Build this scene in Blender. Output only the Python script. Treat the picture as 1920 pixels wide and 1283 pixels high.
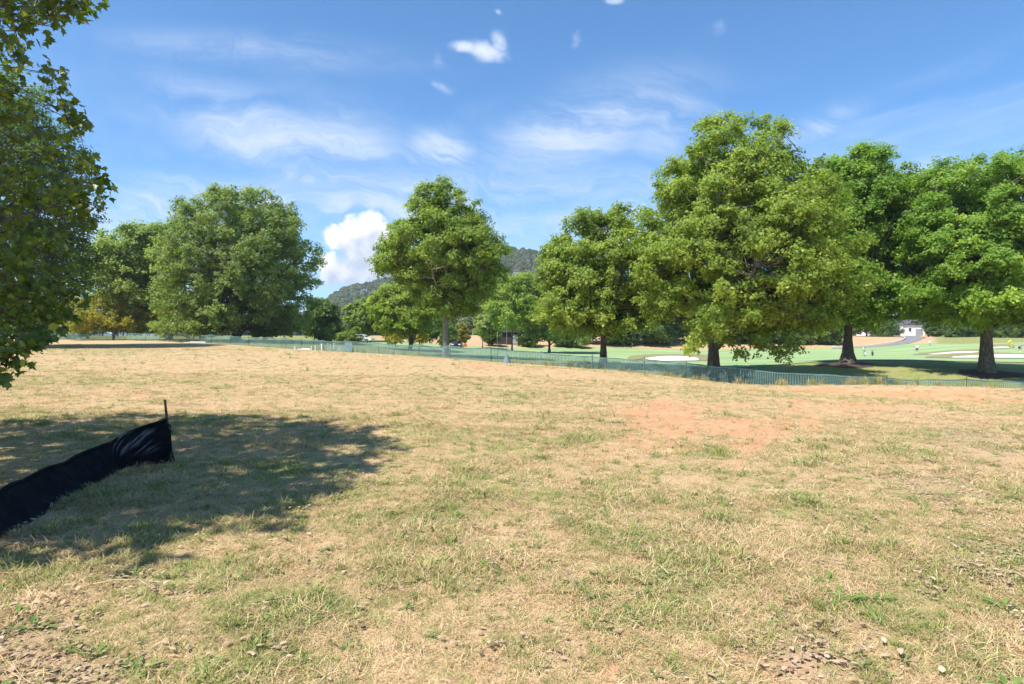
import bpy, bmesh, math, random
import numpy as np
from mathutils import Vector, Matrix

# ------------------------------------------------------------------ basics
for o in list(bpy.data.objects):
    bpy.data.objects.remove(o)
SC = bpy.context.scene
COL = SC.collection
R = math.radians
F = 1144.0            # focal length in photograph pixels (1920 wide)
CU, CV = 960.0, 641.5
EYE = 1.6

# ------------------------------------------------------------------ camera
cd = bpy.data.cameras.new('camera')
cam = bpy.data.objects.new('camera', cd)
COL.objects.link(cam)
cam.location = (0, 0, EYE)
cam.rotation_euler = (R(90), 0, 0)
cd.sensor_width = 36.0
cd.lens = 36.0 * F / 1920.0
cd.clip_start = 0.05
cd.clip_end = 6000
SC.camera = cam

# ------------------------------------------------------------------ render / exposure
SC.render.engine = 'CYCLES'
SC.view_settings.view_transform = 'Standard'
SC.view_settings.look = 'None'
SC.view_settings.exposure = 1.0
SC.view_settings.gamma = 1.0
SC.view_settings.use_curve_mapping = False
SC.cycles.use_denoising = True
try:
    SC.cycles.denoiser = 'OPENIMAGEDENOISE'
    SC.cycles.denoising_prefilter = 'ACCURATE'
except Exception:
    pass
SC.cycles.max_bounces = 8
SC.cycles.diffuse_bounces = 4
SC.cycles.use_adaptive_sampling = True
SC.cycles.adaptive_threshold = 0.025
SC.cycles.transmission_bounces = 4
SC.cycles.transparent_max_bounces = 8
SC.cycles.volume_bounces = 0
SC.cycles.sample_clamp_indirect = 6.0

# ------------------------------------------------------------------ sun direction
SUN_EL = R(57)
SHX, SHY = 0.73, 0.68              # the way the shadows fall on the ground
_n = math.hypot(SHX, SHY)
to_sun = Vector((-SHX / _n * math.cos(SUN_EL), -SHY / _n * math.cos(SUN_EL), math.sin(SUN_EL)))

# ------------------------------------------------------------------ shader expression helper
class E:
    """a socket inside a node tree, with arithmetic"""
    def __init__(s, nt, sock): s.nt, s.s = nt, sock
    def _m(s, op, *a, clamp=False):
        n = s.nt.nodes.new('ShaderNodeMath'); n.operation = op; n.use_clamp = clamp
        for i, x in enumerate((s,) + a):
            if isinstance(x, E): s.nt.links.new(x.s, n.inputs[i])
            else: n.inputs[i].default_value = float(x)
        return E(s.nt, n.outputs[0])
    def __add__(s, o): return s._m('ADD', o)
    __radd__ = __add__
    def __sub__(s, o): return s._m('SUBTRACT', o)
    def __rsub__(s, o): return (s * -1.0) + o
    def __mul__(s, o): return s._m('MULTIPLY', o)
    __rmul__ = __mul__
    def __truediv__(s, o): return s._m('DIVIDE', o)
    def mx(s, o): return s._m('MAXIMUM', o)
    def mn(s, o): return s._m('MINIMUM', o)
    def pw(s, o): return s._m('POWER', o)
    def sq(s): return s._m('MULTIPLY', s)
    def rt(s): return s._m('SQRT')
    def ex(s): return s._m('EXPONENT')
    def cl(s): return s._m('ADD', 0.0, clamp=True)
    def sm(s, a, b):
        n = s.nt.nodes.new('ShaderNodeMapRange'); n.interpolation_type = 'SMOOTHSTEP'
        s.nt.links.new(s.s, n.inputs['Value'])
        n.inputs['From Min'].default_value = a; n.inputs['From Max'].default_value = b
        return E(s.nt, n.outputs[0])

def vec(nt, *c):
    n = nt.nodes.new('ShaderNodeCombineXYZ')
    for i, x in enumerate(c):
        if isinstance(x, E): nt.links.new(x.s, n.inputs[i])
        else: n.inputs[i].default_value = float(x)
    return E(nt, n.outputs[0])
def noise(nt, v, scale, detail=4, rough=0.55, dist=0.0, out=0, lac=2.0):
    n = nt.nodes.new('ShaderNodeTexNoise')
    if v is not None: nt.links.new(v.s, n.inputs['Vector'])
    n.inputs['Scale'].default_value = scale; n.inputs['Detail'].default_value = detail
    n.inputs['Roughness'].default_value = rough; n.inputs['Distortion'].default_value = dist
    n.inputs['Lacunarity'].default_value = lac
    return E(nt, n.outputs[out])
def mixc(nt, fac, a, b, blend='MIX'):
    n = nt.nodes.new('ShaderNodeMix'); n.data_type = 'RGBA'; n.blend_type = blend
    if isinstance(fac, E): nt.links.new(fac.s, n.inputs[0])
    else: n.inputs[0].default_value = fac
    for x, i in ((a, 6), (b, 7)):
        if isinstance(x, E): nt.links.new(x.s, n.inputs[i])
        else: n.inputs[i].default_value = (x[0], x[1], x[2], 1)
    return E(nt, n.outputs[2])
def attr(nt, name, kind='GEOMETRY', out='Fac'):
    n = nt.nodes.new('ShaderNodeAttribute'); n.attribute_name = name; n.attribute_type = kind
    return E(nt, n.outputs[out])
def coord(nt, which='Object'):
    return E(nt, nt.nodes.new('ShaderNodeTexCoord').outputs[which])
def sep(nt, v):
    n = nt.nodes.new('ShaderNodeSeparateXYZ'); nt.links.new(v.s, n.inputs[0])
    return [E(nt, n.outputs[i]) for i in range(3)]

# ------------------------------------------------------------------ world: sky with clouds
W = bpy.data.worlds.new('World'); SC.world = W; W.use_nodes = True
wt = W.node_tree; wt.nodes.clear()
SKY_STRENGTH = 0.104
def build_world():
    nt = wt
    sky = nt.nodes.new('ShaderNodeTexSky'); sky.sky_type = 'NISHITA'; sky.sun_disc = False
    sky.sun_elevation = SUN_EL
    sky.sun_rotation = math.atan2(to_sun.x, to_sun.y)
    sky.altitude = 600; sky.air_density = 1.0; sky.dust_density = 0.5; sky.ozone_density = 2.2
    d = coord(nt, 'Generated')
    x, y, z = sep(nt, d)
    front = y.sm(0.02, 0.15)
    ys = y.mx(0.02)
    U = x / ys; V = z / ys
    # thin high cloud over the whole sky (flat layer seen in perspective)
    zz = z.mx(0.0) + 0.10
    px, py = x / zz, y / zz
    warp = noise(nt, vec(nt, px, py, 3.0), 0.9, 3, 0.5)
    c1 = noise(nt, vec(nt, px * 0.9 + warp * 1.1, py * 0.45 + warp * 0.6, 0.0), 1.15, 7, 0.62)
    c2 = noise(nt, vec(nt, px * 2.6 + py * 1.1 + warp * 1.5, py * 0.8 - px * 0.4, 5.0), 1.6, 6, 0.6)
    low = 1.0 - z.sm(0.08, 0.50)
    cir = (c1 * 0.65 + c2 * 0.35 + low * 0.16).sm(0.50, 0.80) * low.sm(0.0, 0.35)
    # streaks where the photograph shows them
    def blob(u, v, ru, rv, ang=0.0):
        cu, cv = (u - CU) / F, (CV - v) / F
        ca, sa = math.cos(R(ang)), math.sin(R(ang))
        du, dv = U - cu, V - cv
        a = (du * ca + dv * sa) * (F / ru); b = (dv * ca - du * sa) * (F / rv)
        return ((a.sq() + b.sq()) * -1.0).ex()
    wisps = (blob(560, 285, 230, 62, -22) * 1.0).mx(blob(690, 335, 170, 75, -32)).mx(blob(830, 280, 60, 34, -8) * 0.8)
    wisps = wisps.mx(blob(1090, 245, 180, 62, 20) * 0.75).mx(blob(300, 405, 330, 62, 5) * 0.95).mx(blob(1040, 400, 380, 80, 0) * 0.75)
    wisps = wisps.mx(blob(780, 390, 240, 75, 0) * 1.0).mx(blob(1720, 335, 80, 35, 20) * 0.9).mx(blob(470, 95, 240, 30, -4) * 0.35).mx(blob(1530, 240, 90, 24, 25) * 0.5)
    wisps = wisps.mx(blob(1250, 230, 90, 60, 30) * 0.5).mx(blob(480, 470, 300, 50, 0) * 0.6)
    wv = noise(nt, vec(nt, U, V, 2.0), 3.2, 4, 0.55)
    fan = noise(nt, vec(nt, U * 1.6 + wv * 1.4, (V + U * 0.28) * 10.0 + wv * 3.0, 7.0), 1.7, 10, 0.70)
    soft = noise(nt, vec(nt, U * 1.2, V * 2.2, 11.0), 4.0, 6, 0.6, 0.6)
    wis = (wisps * 1.6).mn(1.0) * (fan.sm(0.32, 0.72) * 0.88 + soft.sm(0.36, 0.74) * 0.24)
    cirrus = (cir * 0.34).mx(wis * front * 0.92).cl()
    # small fair-weather puffs
    n1 = noise(nt, vec(nt, U, V, 0.0), 13.0, 7, 0.62, 0.3)
    n2 = noise(nt, vec(nt, U, V, 9.0), 34.0, 6, 0.6)
    puff = blob(915, 98, 42, 21, -18).mx(blob(872, 88, 34, 13, -8) * 0.95).mx(blob(935, 82, 17, 24, 10) * 0.9)
    puff = puff.mx(blob(1082, 73, 13, 24, -14) * 0.72).mx(blob(826, 163, 30, 11, -25) * 0.62).mx(blob(820, 115, 16, 22, 0) * 0.42)
    puff = puff.mx(blob(1345, 55, 26, 28, 20) * 0.45).mx(blob(1152, 2, 22, 8, 0) * 0.8).mx(blob(934, 22, 10, 6, -40) * 0.5)
    pa = (puff * 1.05 + (n1 - 0.5) * 1.7 + (n2 - 0.5) * 0.9 - 0.10).sm(-0.02, 1.25) * puff.sm(0.02, 0.6) * front
    # the big cumulus
    wx = noise(nt, vec(nt, U, V, 1.0), 22.0, 5, 0.55); wy = noise(nt, vec(nt, U, V, 4.0), 22.0, 5, 0.55)
    def cum(du, dv):
        u2 = U + du + (wx - 0.5) * 0.046; v2 = V + dv + (wy - 0.5) * 0.046
        f = None
        for (u, v, r) in ((693, 422, 28), (662, 432, 26), (630, 452, 24), (705, 450, 36), (668, 465, 36), (735, 475, 40),
                          (612, 498, 20), (645, 512, 28), (690, 525, 32), (662, 542, 18), (730, 532, 30), (618, 520, 20), (700, 490, 30)):
            cu, cv = (u - CU) / F, (CV - v) / F
            g = 1.0 - ((u2 - cu).sq() + (v2 - cv).sq()).rt() * (F / r)
            f = g if f is None else f.mx(g)
        return f
    f0 = cum(0, 0); f1 = cum(-0.012, 0.016); f2 = cum(-0.006, 0.030)
    bumps = noise(nt, vec(nt, U, V, 6.0), 42.0, 5, 0.6)
    ca = (f0 + (bumps - 0.5) * 0.55).sm(-0.20, 0.26) * front * V.sm(0.070, 0.108)
    lit = (0.90 - f1.mx(0) * 0.75 - f2.mx(0) * 0.65 + (bumps - 0.5) * 1.2 + (V - 0.125) * 5.0).cl()  # sunlit tops and self-shadow of the cloud, painted into its colour
    ccol = mixc(nt, lit, (0.33, 0.37, 0.45), (0.62, 0.62, 0.62))
    skyc = E(nt, sky.outputs[0])
    g = nt.nodes.new('ShaderNodeVectorMath'); g.operation = 'MULTIPLY'
    nt.links.new(skyc.s, g.inputs[0]); g.inputs[1].default_value = (SKY_STRENGTH * 0.51, SKY_STRENGTH * 0.84, SKY_STRENGTH * 1.05)
    base = E(nt, g.outputs[0])
    WHITE = 0.64
    HAZEC = (0.68 * WHITE, 0.76 * WHITE, 0.90 * WHITE)
    def bgnode(c):
        n = nt.nodes.new('ShaderNodeBackground'); n.inputs['Strength'].default_value = 1.0
        nt.links.new(c.s, n.inputs['Color']); return n.outputs[0]
    def mixs(fac, a_, b_):
        n = nt.nodes.new('ShaderNodeMixShader'); nt.links.new(fac.s, n.inputs[0])
        nt.links.new(a_, n.inputs[1]); nt.links.new(b_, n.inputs[2]); return n.outputs[0]
    def gt(a_, v): return a_._m('GREATER_THAN', v)
    def lt(a_, v): return a_._m('LESS_THAN', v)
    plain_sky = mixc(nt, (cir * 0.34).cl(), base, HAZEC)
    col = mixc(nt, cirrus, base, HAZEC)
    col = mixc(nt, pa.cl() * 0.88, col, (0.80 * WHITE, 0.86 * WHITE, 0.97 * WHITE))
    col2 = mixc(nt, ca, col, ccol)
    # the fine cloud detail is only worked out for directions that hold those clouds
    m_front = gt(y, 0.03) * lt(V, 0.75) * gt(V, 0.0) * gt(U, -1.3) * lt(U, 1.3)
    m_cum = gt(y, 0.1) * gt(U, -0.36) * lt(U, -0.13) * gt(V, 0.05) * lt(V, 0.24)
    sh = mixs(m_front, bgnode(plain_sky), mixs(m_cum, bgnode(col), bgnode(col2)))
    out = nt.nodes.new('ShaderNodeOutputWorld'); nt.links.new(sh, out.inputs['Surface'])
    W.cycles.sampling_method = 'MANUAL'; W.cycles.sample_map_resolution = 256
build_world()

sd = bpy.data.lights.new('sun', 'SUN'); sd.energy = 4.1; sd.angle = R(0.53); sd.color = (1.0, 0.955, 0.88)
sun = bpy.data.objects.new('sun', sd); COL.objects.link(sun)
sun.rotation_euler = to_sun.to_track_quat('Z', 'Y').to_euler()
sun.location = (-30, -30, 60)

# ------------------------------------------------------------------ numpy noise
def _hash(ix, iy, seed):
    h = (ix.astype(np.int64) * 374761393 + iy.astype(np.int64) * 668265263 + seed * 1442695041) & 0xFFFFFFFF
    h = ((h ^ (h >> 13)) * 1274126177) & 0xFFFFFFFF
    h = (h ^ (h >> 16)) & 0xFFFFFFFF
    return h / 4294967295.0
def vnoise(x, y, seed=0):
    x = np.asarray(x, float); y = np.asarray(y, float)
    ix, iy = np.floor(x), np.floor(y); fx, fy = x - ix, y - iy
    fx = fx * fx * (3 - 2 * fx); fy = fy * fy * (3 - 2 * fy)
    a = _hash(ix, iy, seed); b = _hash(ix + 1, iy, seed); c = _hash(ix, iy + 1, seed); d = _hash(ix + 1, iy + 1, seed)
    return (a + (b - a) * fx) * (1 - fy) + (c + (d - c) * fx) * fy
def fbm(x, y, seed=0, octv=4):
    s, a, t = 0.0, 0.5, 0.0
    for i in range(octv):
        s = s + a * vnoise(x * 2 ** i + 17.3 * i, y * 2 ** i - 9.1 * i, seed + i); t += a; a *= 0.5
    return s / t
def sstep(a, b, x):
    t = np.clip((x - a) / (b - a), 0, 1); return t * t * (3 - 2 * t)

# ------------------------------------------------------------------ terrain
def up(u, v, d): return ((u - CU) / F * d, d, EYE - (v - CV) / F * d)
FENCE = [(-260, 118, 637), (0, 105, 637), (200, 95, 638.3), (400, 76, 644.5), (640, 58, 660), (800, 53, 669.5), (950, 50, 680.5), (1131, 47, 693.5),
         (1338, 40, None, -1.0), (1600, 37, None, -1.45), (1790, 36, None, -1.62), (1920, 35.5, None, -1.75), (2250, 35, None, -1.9)]
cps = []
def cp(u, v, d): cps.append(up(u, v, d))
def cz(x, y, z): cps.append((x, y, z))
for q in FENCE:
    if q[2] is not None: cp(*((q[0], q[2], q[1])))
    else: cz((q[0] - CU) / F * q[1], q[1], q[3])
for u in (-200, 300, 960, 1600, 2100): cz((u - CU) / F * 2.85, 2.85, 0.0)
for q in ((-5.5, 8, 0.02), (0, 8, 0), (6, 8, -0.06), (-14, 20, 0.18), (0, 20, -0.02), (14, 20, -0.42), (-28, 40, 0.62), (-10, 36, 0.10), (5, 36, -0.18), (19, 28, -0.62)):
    cz(*q)
cp(1338, 719, 34); cp(1600, 724, 31); cp(1800, 727, 29.5); cp(1920, 728.5, 29); cp(2150, 732, 28.5)
cp(1338, 710, 44); cp(1131, 688, 51); cp(1590, 685, 53); cp(1850, 701, 46); cp(836, 669, 62)
cz(-41, 64, 1.05)
cp(1622, 669, 95); cp(1719, 664, 115); cp(1255, 679, 70); cp(1000, 665, 90); cp(1300, 656, 135); cp(1000, 655, 130)
cp(1600, 650.5, 140); cp(1700, 646, 140); cp(1910, 661, 100); cp(1800, 652, 122); cp(1440, 671, 80); cp(2050, 655, 110); cp(1850, 671, 80)
cp(1000, 640, 141); cp(1250, 637, 150); cp(1400, 640, 150); cp(1650, 636, 156); cp(1735, 632, 185); cp(1900, 632, 150); cp(2100, 630, 150); cp(800, 641, 130)
cp(640, 646, 90); cp(443, 638, 92); cp(200, 634.5, 112); cp(0, 634, 125); cp(-300, 632, 130)
for q in ((-60, 0, 0.9), (60, 0, -0.8), (0, -60, 0), (-60, -60, .6), (60, -60, -.6), (-200, 60, 3), (200, 60, 0), (-150, 220, 4), (0, 230, 4), (150, 230, 5), (230, 180, 3), (0, -220, 0)):
    cz(*q)
cps = np.array(cps)
_C = 7.0
def _phi(d2): return np.sqrt(d2 + _C * _C)
_d2 = ((cps[:, None, :2] - cps[None, :, :2]) ** 2).sum(-1)
_A = -_phi(_d2) + 0.0
_n = len(cps)
_M = np.zeros((_n + 1, _n + 1)); _M[:_n, :_n] = _A - np.eye(_n) * 0.02; _M[:_n, _n] = 1; _M[_n, :_n] = 1
_w = np.linalg.solve(_M, np.concatenate([cps[:, 2], [0]]))
BUMPS = [  # mounds round the bunkers: u, depth, height, half-width u (m), half-depth (m)
    (1255, 79, 0.62, 8.5, 4.0), (1850, 84, 0.55, 8.0, 3.6), (1790, 112, 0.35, 9.0, 3.5), (1880, 122, 0.3, 6.0, 3.0)]
def terrain(x, y, micro=True):
    x = np.asarray(x, float); y = np.asarray(y, float)
    sh = x.shape; xf, yf = x.ravel(), y.ravel()
    out = np.empty(xf.shape)
    for i in range(0, len(xf), 40000):
        xx, yy = xf[i:i + 40000], yf[i:i + 40000]
        d2 = (xx[:, None] - cps[None, :, 0]) ** 2 + (yy[:, None] - cps[None, :, 1]) ** 2
        out[i:i + 40000] = -_phi(d2) @ _w[:_n] + _w[_n]
    r = np.hypot(xf, yf)
    k = sstep(200, 330, r)
    out = out * (1 - k) + 3.0 * k
    for (u, d, h, rw, rd) in BUMPS:
        bx = (u - CU) / F * d
        out = out + h * np.exp(-((xf - bx) / rw) ** 2 - ((yf - d) / rd) ** 2)
    if micro:
        near = 1 - sstep(30, 60, r)
        out = out + near * ((fbm(xf * 0.9, yf * 0.9, 5, 4) - 0.5) * 0.10 + (fbm(xf * 4, yf * 4, 8, 3) - 0.5) * 0.035)
        out = out + (1 - near) * (fbm(xf * 0.15, yf * 0.15, 15, 3) - 0.5) * 0.15
    return out.reshape(sh)
def gz(x, y): return float(terrain(np.array([x]), np.array([y]))[0])
def at(u, d): x = (u - CU) / F * d; return (x, d, gz(x, d))
def ground_hit(u, v):
    ds = np.geomspace(1.5, 220, 900)
    xs = (u - CU) / F * ds; ray = EYE - (v - CV) / F * ds
    t = terrain(xs, ds, False)
    k = np.nonzero(ray <= t)[0]
    i = k[0] if len(k) else len(ds) - 1
    return xs[i], ds[i]

# ------------------------------------------------------------------ object helpers
def tag(o, label=None, cat=None, group=None, kind=None):
    if label: o['label'] = label
    if cat: o['category'] = cat
    if group: o['group'] = group
    if kind: o['kind'] = kind
    return o
def empty(name, loc=(0, 0, 0), rz=0.0):
    o = bpy.data.objects.new(name, None); COL.objects.link(o)
    o.empty_display_size = 0.2
    o.location = loc; o.rotation_euler = (0, 0, rz)
    return o
def link(name, me, mat=None, parent=None):
    o = bpy.data.objects.new(name, me); COL.objects.link(o)
    if mat is not None and not me.materials: me.materials.append(mat)
    if parent is not None: o.parent = parent
    return o
def np_mesh(name, verts, faces, k=None, smooth=False, attrs=None):
    """verts (n,3); faces (m,k) int array"""
    verts = np.asarray(verts, np.float32); faces = np.asarray(faces, np.int32)
    me = bpy.data.meshes.new(name)
    n, (m, k) = len(verts), faces.shape
    me.vertices.add(n); me.vertices.foreach_set('co', verts.ravel())
    me.loops.add(m * k); me.loops.foreach_set('vertex_index', faces.ravel())
    me.polygons.add(m); me.polygons.foreach_set('loop_start', np.arange(0, m * k, k, dtype=np.int32))
    me.polygons.foreach_set('loop_total', np.full(m, k, np.int32))
    if smooth: me.polygons.foreach_set('use_smooth', np.ones(m, bool))
    for nm, dat in (attrs or {}).items():
        a = me.attributes.new(nm, 'FLOAT', 'POINT'); a.data.foreach_set('value', np.asarray(dat, np.float32))
    me.update(calc_edges=True)
    return me
class MB:
    """collects simple shapes into one mesh"""
    def __init__(s): s.v, s.f = [], []
    def add(s, vs, fs):
        b = len(s.v); s.v += [tuple(p) for p in vs]; s.f += [tuple(i + b for i in f) for f in fs]; return s
    def box(s, c, d, rz=0.0):
        x, y, z = d[0] / 2, d[1] / 2, d[2] / 2; ca, sa = math.cos(rz), math.sin(rz)
        vs = [(c[0] + px * ca - py * sa, c[1] + px * sa + py * ca, c[2] + pz) for pz in (-z, z) for (px, py) in ((-x, -y), (x, -y), (x, y), (-x, y))]
        return s.add(vs, [(3, 2, 1, 0), (4, 5, 6, 7), (0, 1, 5, 4), (1, 2, 6, 5), (2, 3, 7, 6), (3, 0, 4, 7)])
    def tube(s, pts, radii, n=8, cap=True):
        pts = [Vector(p) for p in pts]; rings = []
        for i, p in enumerate(pts):
            t = (pts[min(i + 1, len(pts) - 1)] - pts[max(i - 1, 0)]).normalized()
            a = t.orthogonal().normalized() if abs(t.z) < 0.95 else Vector((1, 0, 0))
            a = (a - t * a.dot(t)).normalized(); b = t.cross(a)
            if i and rings:
                pass
            r = radii[i] if hasattr(radii, '__len__') else radii
            rings.append([p + (a * math.cos(2 * math.pi * k / n) + b * math.sin(2 * math.pi * k / n)) * r for k in range(n)])
        vs = [q for ring in rings for q in ring]; fs = []
        for i in range(len(pts) - 1):
            for k in range(n):
                fs.append((i * n + k, i * n + (k + 1) % n, (i + 1) * n + (k + 1) % n, (i + 1) * n + k))
        if cap: fs += [tuple(range(n - 1, -1, -1)), tuple((len(pts) - 1) * n + k for k in range(n))]
        return s.add(vs, fs)
    def lathe(s, prof, n=12, c=(0, 0, 0)):
        vs = [(c[0] + r * math.cos(2 * math.pi * k / n), c[1] + r * math.sin(2 * math.pi * k / n), c[2] + z) for (r, z) in prof for k in range(n)]
        fs = [(i * n + k, i * n + (k + 1) % n, (i + 1) * n + (k + 1) % n, (i + 1) * n + k) for i in range(len(prof) - 1) for k in range(n)]
        fs += [tuple(range(n - 1, -1, -1)), tuple((len(prof) - 1) * n + k for k in range(n))]
        return s.add(vs, fs)
    def prism(s, outline, y0, y1):
        """outline in x,z extruded along y"""
        n = len(outline)
        vs = [(x, y0, z) for x, z in outline] + [(x, y1, z) for x, z in outline]
        fs = [tuple(range(n)), tuple(range(2 * n - 1, n - 1, -1))] + [((i + 1) % n, i, n + i, n + (i + 1) % n) for i in range(n)]
        return s.add(vs, fs)
    def mesh(s, name, smooth=False):
        me = bpy.data.meshes.new(name); me.from_pydata(s.v, [], s.f)
        if smooth:
            me.polygons.foreach_set('use_smooth', np.ones(len(me.polygons), bool))
        me.update(); return me
    def build(s, name, mat, parent=None, smooth=False): return link(name, s.mesh(name, smooth), mat, parent)

# ------------------------------------------------------------------ materials
def new_mat(name):
    m = bpy.data.materials.new(name); m.use_nodes = True
    nt = m.node_tree
    b = nt.nodes['Principled BSDF']
    return m, nt, b
def plain(name, col, rough=0.6, metal=0.0, var=0.12, scale=6.0, bump=0.0):
    m, nt, b = new_mat(name)
    n = noise(nt, coord(nt), scale, 5, 0.6)
    c = mixc(nt, n.sm(0.3, 0.7), [x * (1 - var) for x in col], [min(1, x * (1 + var)) for x in col])
    nt.links.new(c.s, b.inputs['Base Color'])
    b.inputs['Roughness'].default_value = rough; b.inputs['Metallic'].default_value = metal
    if bump:
        bn = nt.nodes.new('ShaderNodeBump'); bn.inputs['Strength'].default_value = bump
        nt.links.new(n.s, bn.inputs['Height']); nt.links.new(bn.outputs[0], b.inputs['Normal'])
    return m
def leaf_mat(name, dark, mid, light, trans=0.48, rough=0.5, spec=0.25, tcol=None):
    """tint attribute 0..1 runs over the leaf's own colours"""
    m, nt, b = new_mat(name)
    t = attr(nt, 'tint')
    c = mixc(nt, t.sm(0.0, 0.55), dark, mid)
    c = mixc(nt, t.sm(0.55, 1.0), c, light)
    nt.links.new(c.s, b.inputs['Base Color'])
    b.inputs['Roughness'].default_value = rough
    b.inputs['Specular IOR Level'].default_value = spec
    tr = nt.nodes.new('ShaderNodeBsdfTranslucent')
    tc = mixc(nt, 1.0, c, tcol or (1.6, 1.75, 0.7), 'MULTIPLY')
    nt.links.new(tc.s, tr.inputs['Color'])
    mx = nt.nodes.new('ShaderNodeMixShader'); mx.inputs[0].default_value = trans
    nt.links.new(b.outputs[0], mx.inputs[1]); nt.links.new(tr.outputs[0], mx.inputs[2])
    nt.links.new(mx.outputs[0], nt.nodes['Material Output'].inputs['Surface'])
    return m
def bark_mat(name, c1, c2):
    m, nt, b = new_mat(name)
    x, y, z = sep(nt, coord(nt))
    v = vec(nt, x * 9.0, y * 9.0, z * 1.6)
    n = noise(nt, v, 1.5, 6, 0.65, 0.4)
    n2 = noise(nt, coord(nt), 0.8, 3)
    c = mixc(nt, n.sm(0.35, 0.68), c1, c2)
    c = mixc(nt, n2.sm(0.45, 0.7) * 0.35, c, (0.13, 0.13, 0.11))
    nt.links.new(c.s, b.inputs['Base Color']); b.inputs['Roughness'].default_value = 0.9
    bn = nt.nodes.new('ShaderNodeBump'); bn.inputs['Strength'].default_value = 0.9; bn.inputs['Distance'].default_value = 0.05
    nt.links.new(n.s, bn.inputs['Height']); nt.links.new(bn.outputs[0], b.inputs['Normal'])
    return m
BARK = bark_mat('bark', (0.050, 0.040, 0.031), (0.17, 0.142, 0.112))
BARK_PALE = bark_mat('bark_pale', (0.16, 0.13, 0.10), (0.36, 0.31, 0.25))

# ------------------------------------------------------------------ ground sheet
def px_gauss(x, y, items):
    """sum of soft patches given as (u, v, half-width px, half-height px, weight) and laid on the ground"""
    out = np.zeros(np.shape(x))
    for (u, v, ru, rv, w) in items:
        cx, cy = ground_hit(u, v)
        _, y1 = ground_hit(u, v - rv); _, y0 = ground_hit(u, v + rv)
        rx = ru / F * cy; ry = max(0.25, (y1 - y0) / 2)
        sk = cx / max(cy, 1)
        dx = x - cx - sk * (y - cy)
        out = np.maximum(out, w * np.exp(-(dx / rx) ** 2 - ((y - cy) / ry) ** 2))
    return out
CLAY = [(1620, 760, 200, 14, .55), (1830, 752, 140, 10, .6), (1560, 845, 120, 18, .4), (1260, 785, 70, 40, 1.0), (1400, 800, 110, 22, .95), (1180, 772, 45, 18, .75), (1520, 790, 26, 26, .85), (1340, 760, 200, 10, .6), (1700, 742, 260, 8, .8),
        (1500, 732, 200, 6, .6), (910, 687, 60, 5, .8), (820, 676, 70, 4, .45), (700, 712, 40, 5, .4), (1080, 700, 120, 6, .45), (250, 735, 120, 12, .45), (90, 760, 80, 12, .4),
        (1380, 830, 70, 16, .55), (430, 760, 80, 14, .35), (1870, 1230, 80, 40, .4), (1500, 1250, 120, 40, .6), (1120, 1270, 60, 24, .55), (1430, 1040, 40, 20, .3),
        (1850, 790, 60, 14, .5), (1910, 860, 40, 16, .5), (330, 690, 110, 6, .35), (560, 680, 150, 5, .35), (60, 700, 90, 6, .3)]
GREEN = [(700, 980, 120, 40, .6), (860, 1100, 120, 40, .55), (1000, 1200, 120, 40, .45), (560, 1120, 120, 40, .6), (200, 1180, 120, 40, .6), (80, 1090, 90, 30, .6), (1240, 1080, 140, 50, .4), (1010, 830, 160, 20, .4), (1150, 900, 120, 25, .4), (1480, 880, 90, 20, .45), (760, 830, 90, 20, .4), (1700, 860, 60, 14, .5), (1000, 760, 150, 12, .3), (560, 880, 130, 40, .8), (500, 960, 90, 30, .7), (430, 800, 100, 22, .5), (300, 1000, 110, 30, .5), (1320, 850, 70, 16, .8), (1370, 890, 150, 26, .5), (1210, 775, 22, 30, .8),
         (1460, 800, 24, 16, .8), (900, 900, 180, 50, .35), (760, 1050, 150, 50, .4), (300, 1120, 120, 40, .55), (460, 1240, 160, 40, .6), (1100, 960, 180, 50, .3), (1580, 830, 50, 14, .4),
         (850, 740, 120, 12, .3), (620, 740, 100, 12, .25), (1330, 1180, 120, 40, .3), (1700, 1130, 160, 40, .45), (1600, 920, 120, 30, .35), (200, 660, 200, 6, .4), (100, 860, 90, 30, .5), (150, 960, 60, 25, .5)]
LITTER = [(40, 1200, 130, 50, 1.0), (60, 1270, 160, 40, .8), (40, 1010, 60, 25, .5), (1820, 830, 130, 45, .8), (1880, 1060, 110, 50, .75), (1520, 1240, 90, 40, .8), (1760, 900, 100, 40, .5), (100, 830, 110, 16, .4), (250, 1090, 70, 20, .4)]
def fence_depth(x, y):
    """depth of the fence line in the direction of (x, y)"""
    u = CU + F * x / np.maximum(y, 0.5)
    return np.interp(u, [q[0] for q in FENCE], [q[1] for q in FENCE])
FAR_EDGE = ([600, 800, 1000, 1150, 1300, 1450, 1600, 1700, 1800, 1950, 2300], [118, 122, 131, 134, 134, 134, 137, 141, 134, 130, 120])
def far_edge(u): return np.interp(u, *FAR_EDGE)
RUTS = [[(1120, 880), (1165, 820), (1215, 770), (1265, 738), (1330, 722)], [(1370, 880), (1440, 815), (1490, 765), (1530, 738), (1570, 727)]]
RUTP = [np.array([ground_hit(u, v) for u, v in q]) for q in RUTS]
def rut(x, y):
    out = np.zeros(np.shape(x))
    for i, P in enumerate(RUTP):
        t = np.linspace(0, 1, 60); k = np.linspace(0, 1, len(P))
        px, py = np.interp(t, k, P[:, 0]), np.interp(t, k, P[:, 1])
        near = (y > 2) & (y < 36)
        d = np.full(np.shape(x), 9.0)
        d[near] = np.sqrt(((x[near][:, None] - px) ** 2 + (y[near][:, None] - py) ** 2).min(1))
        out = np.maximum(out, np.exp(-(d / .22) ** 2) * .42)
    return out
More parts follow.
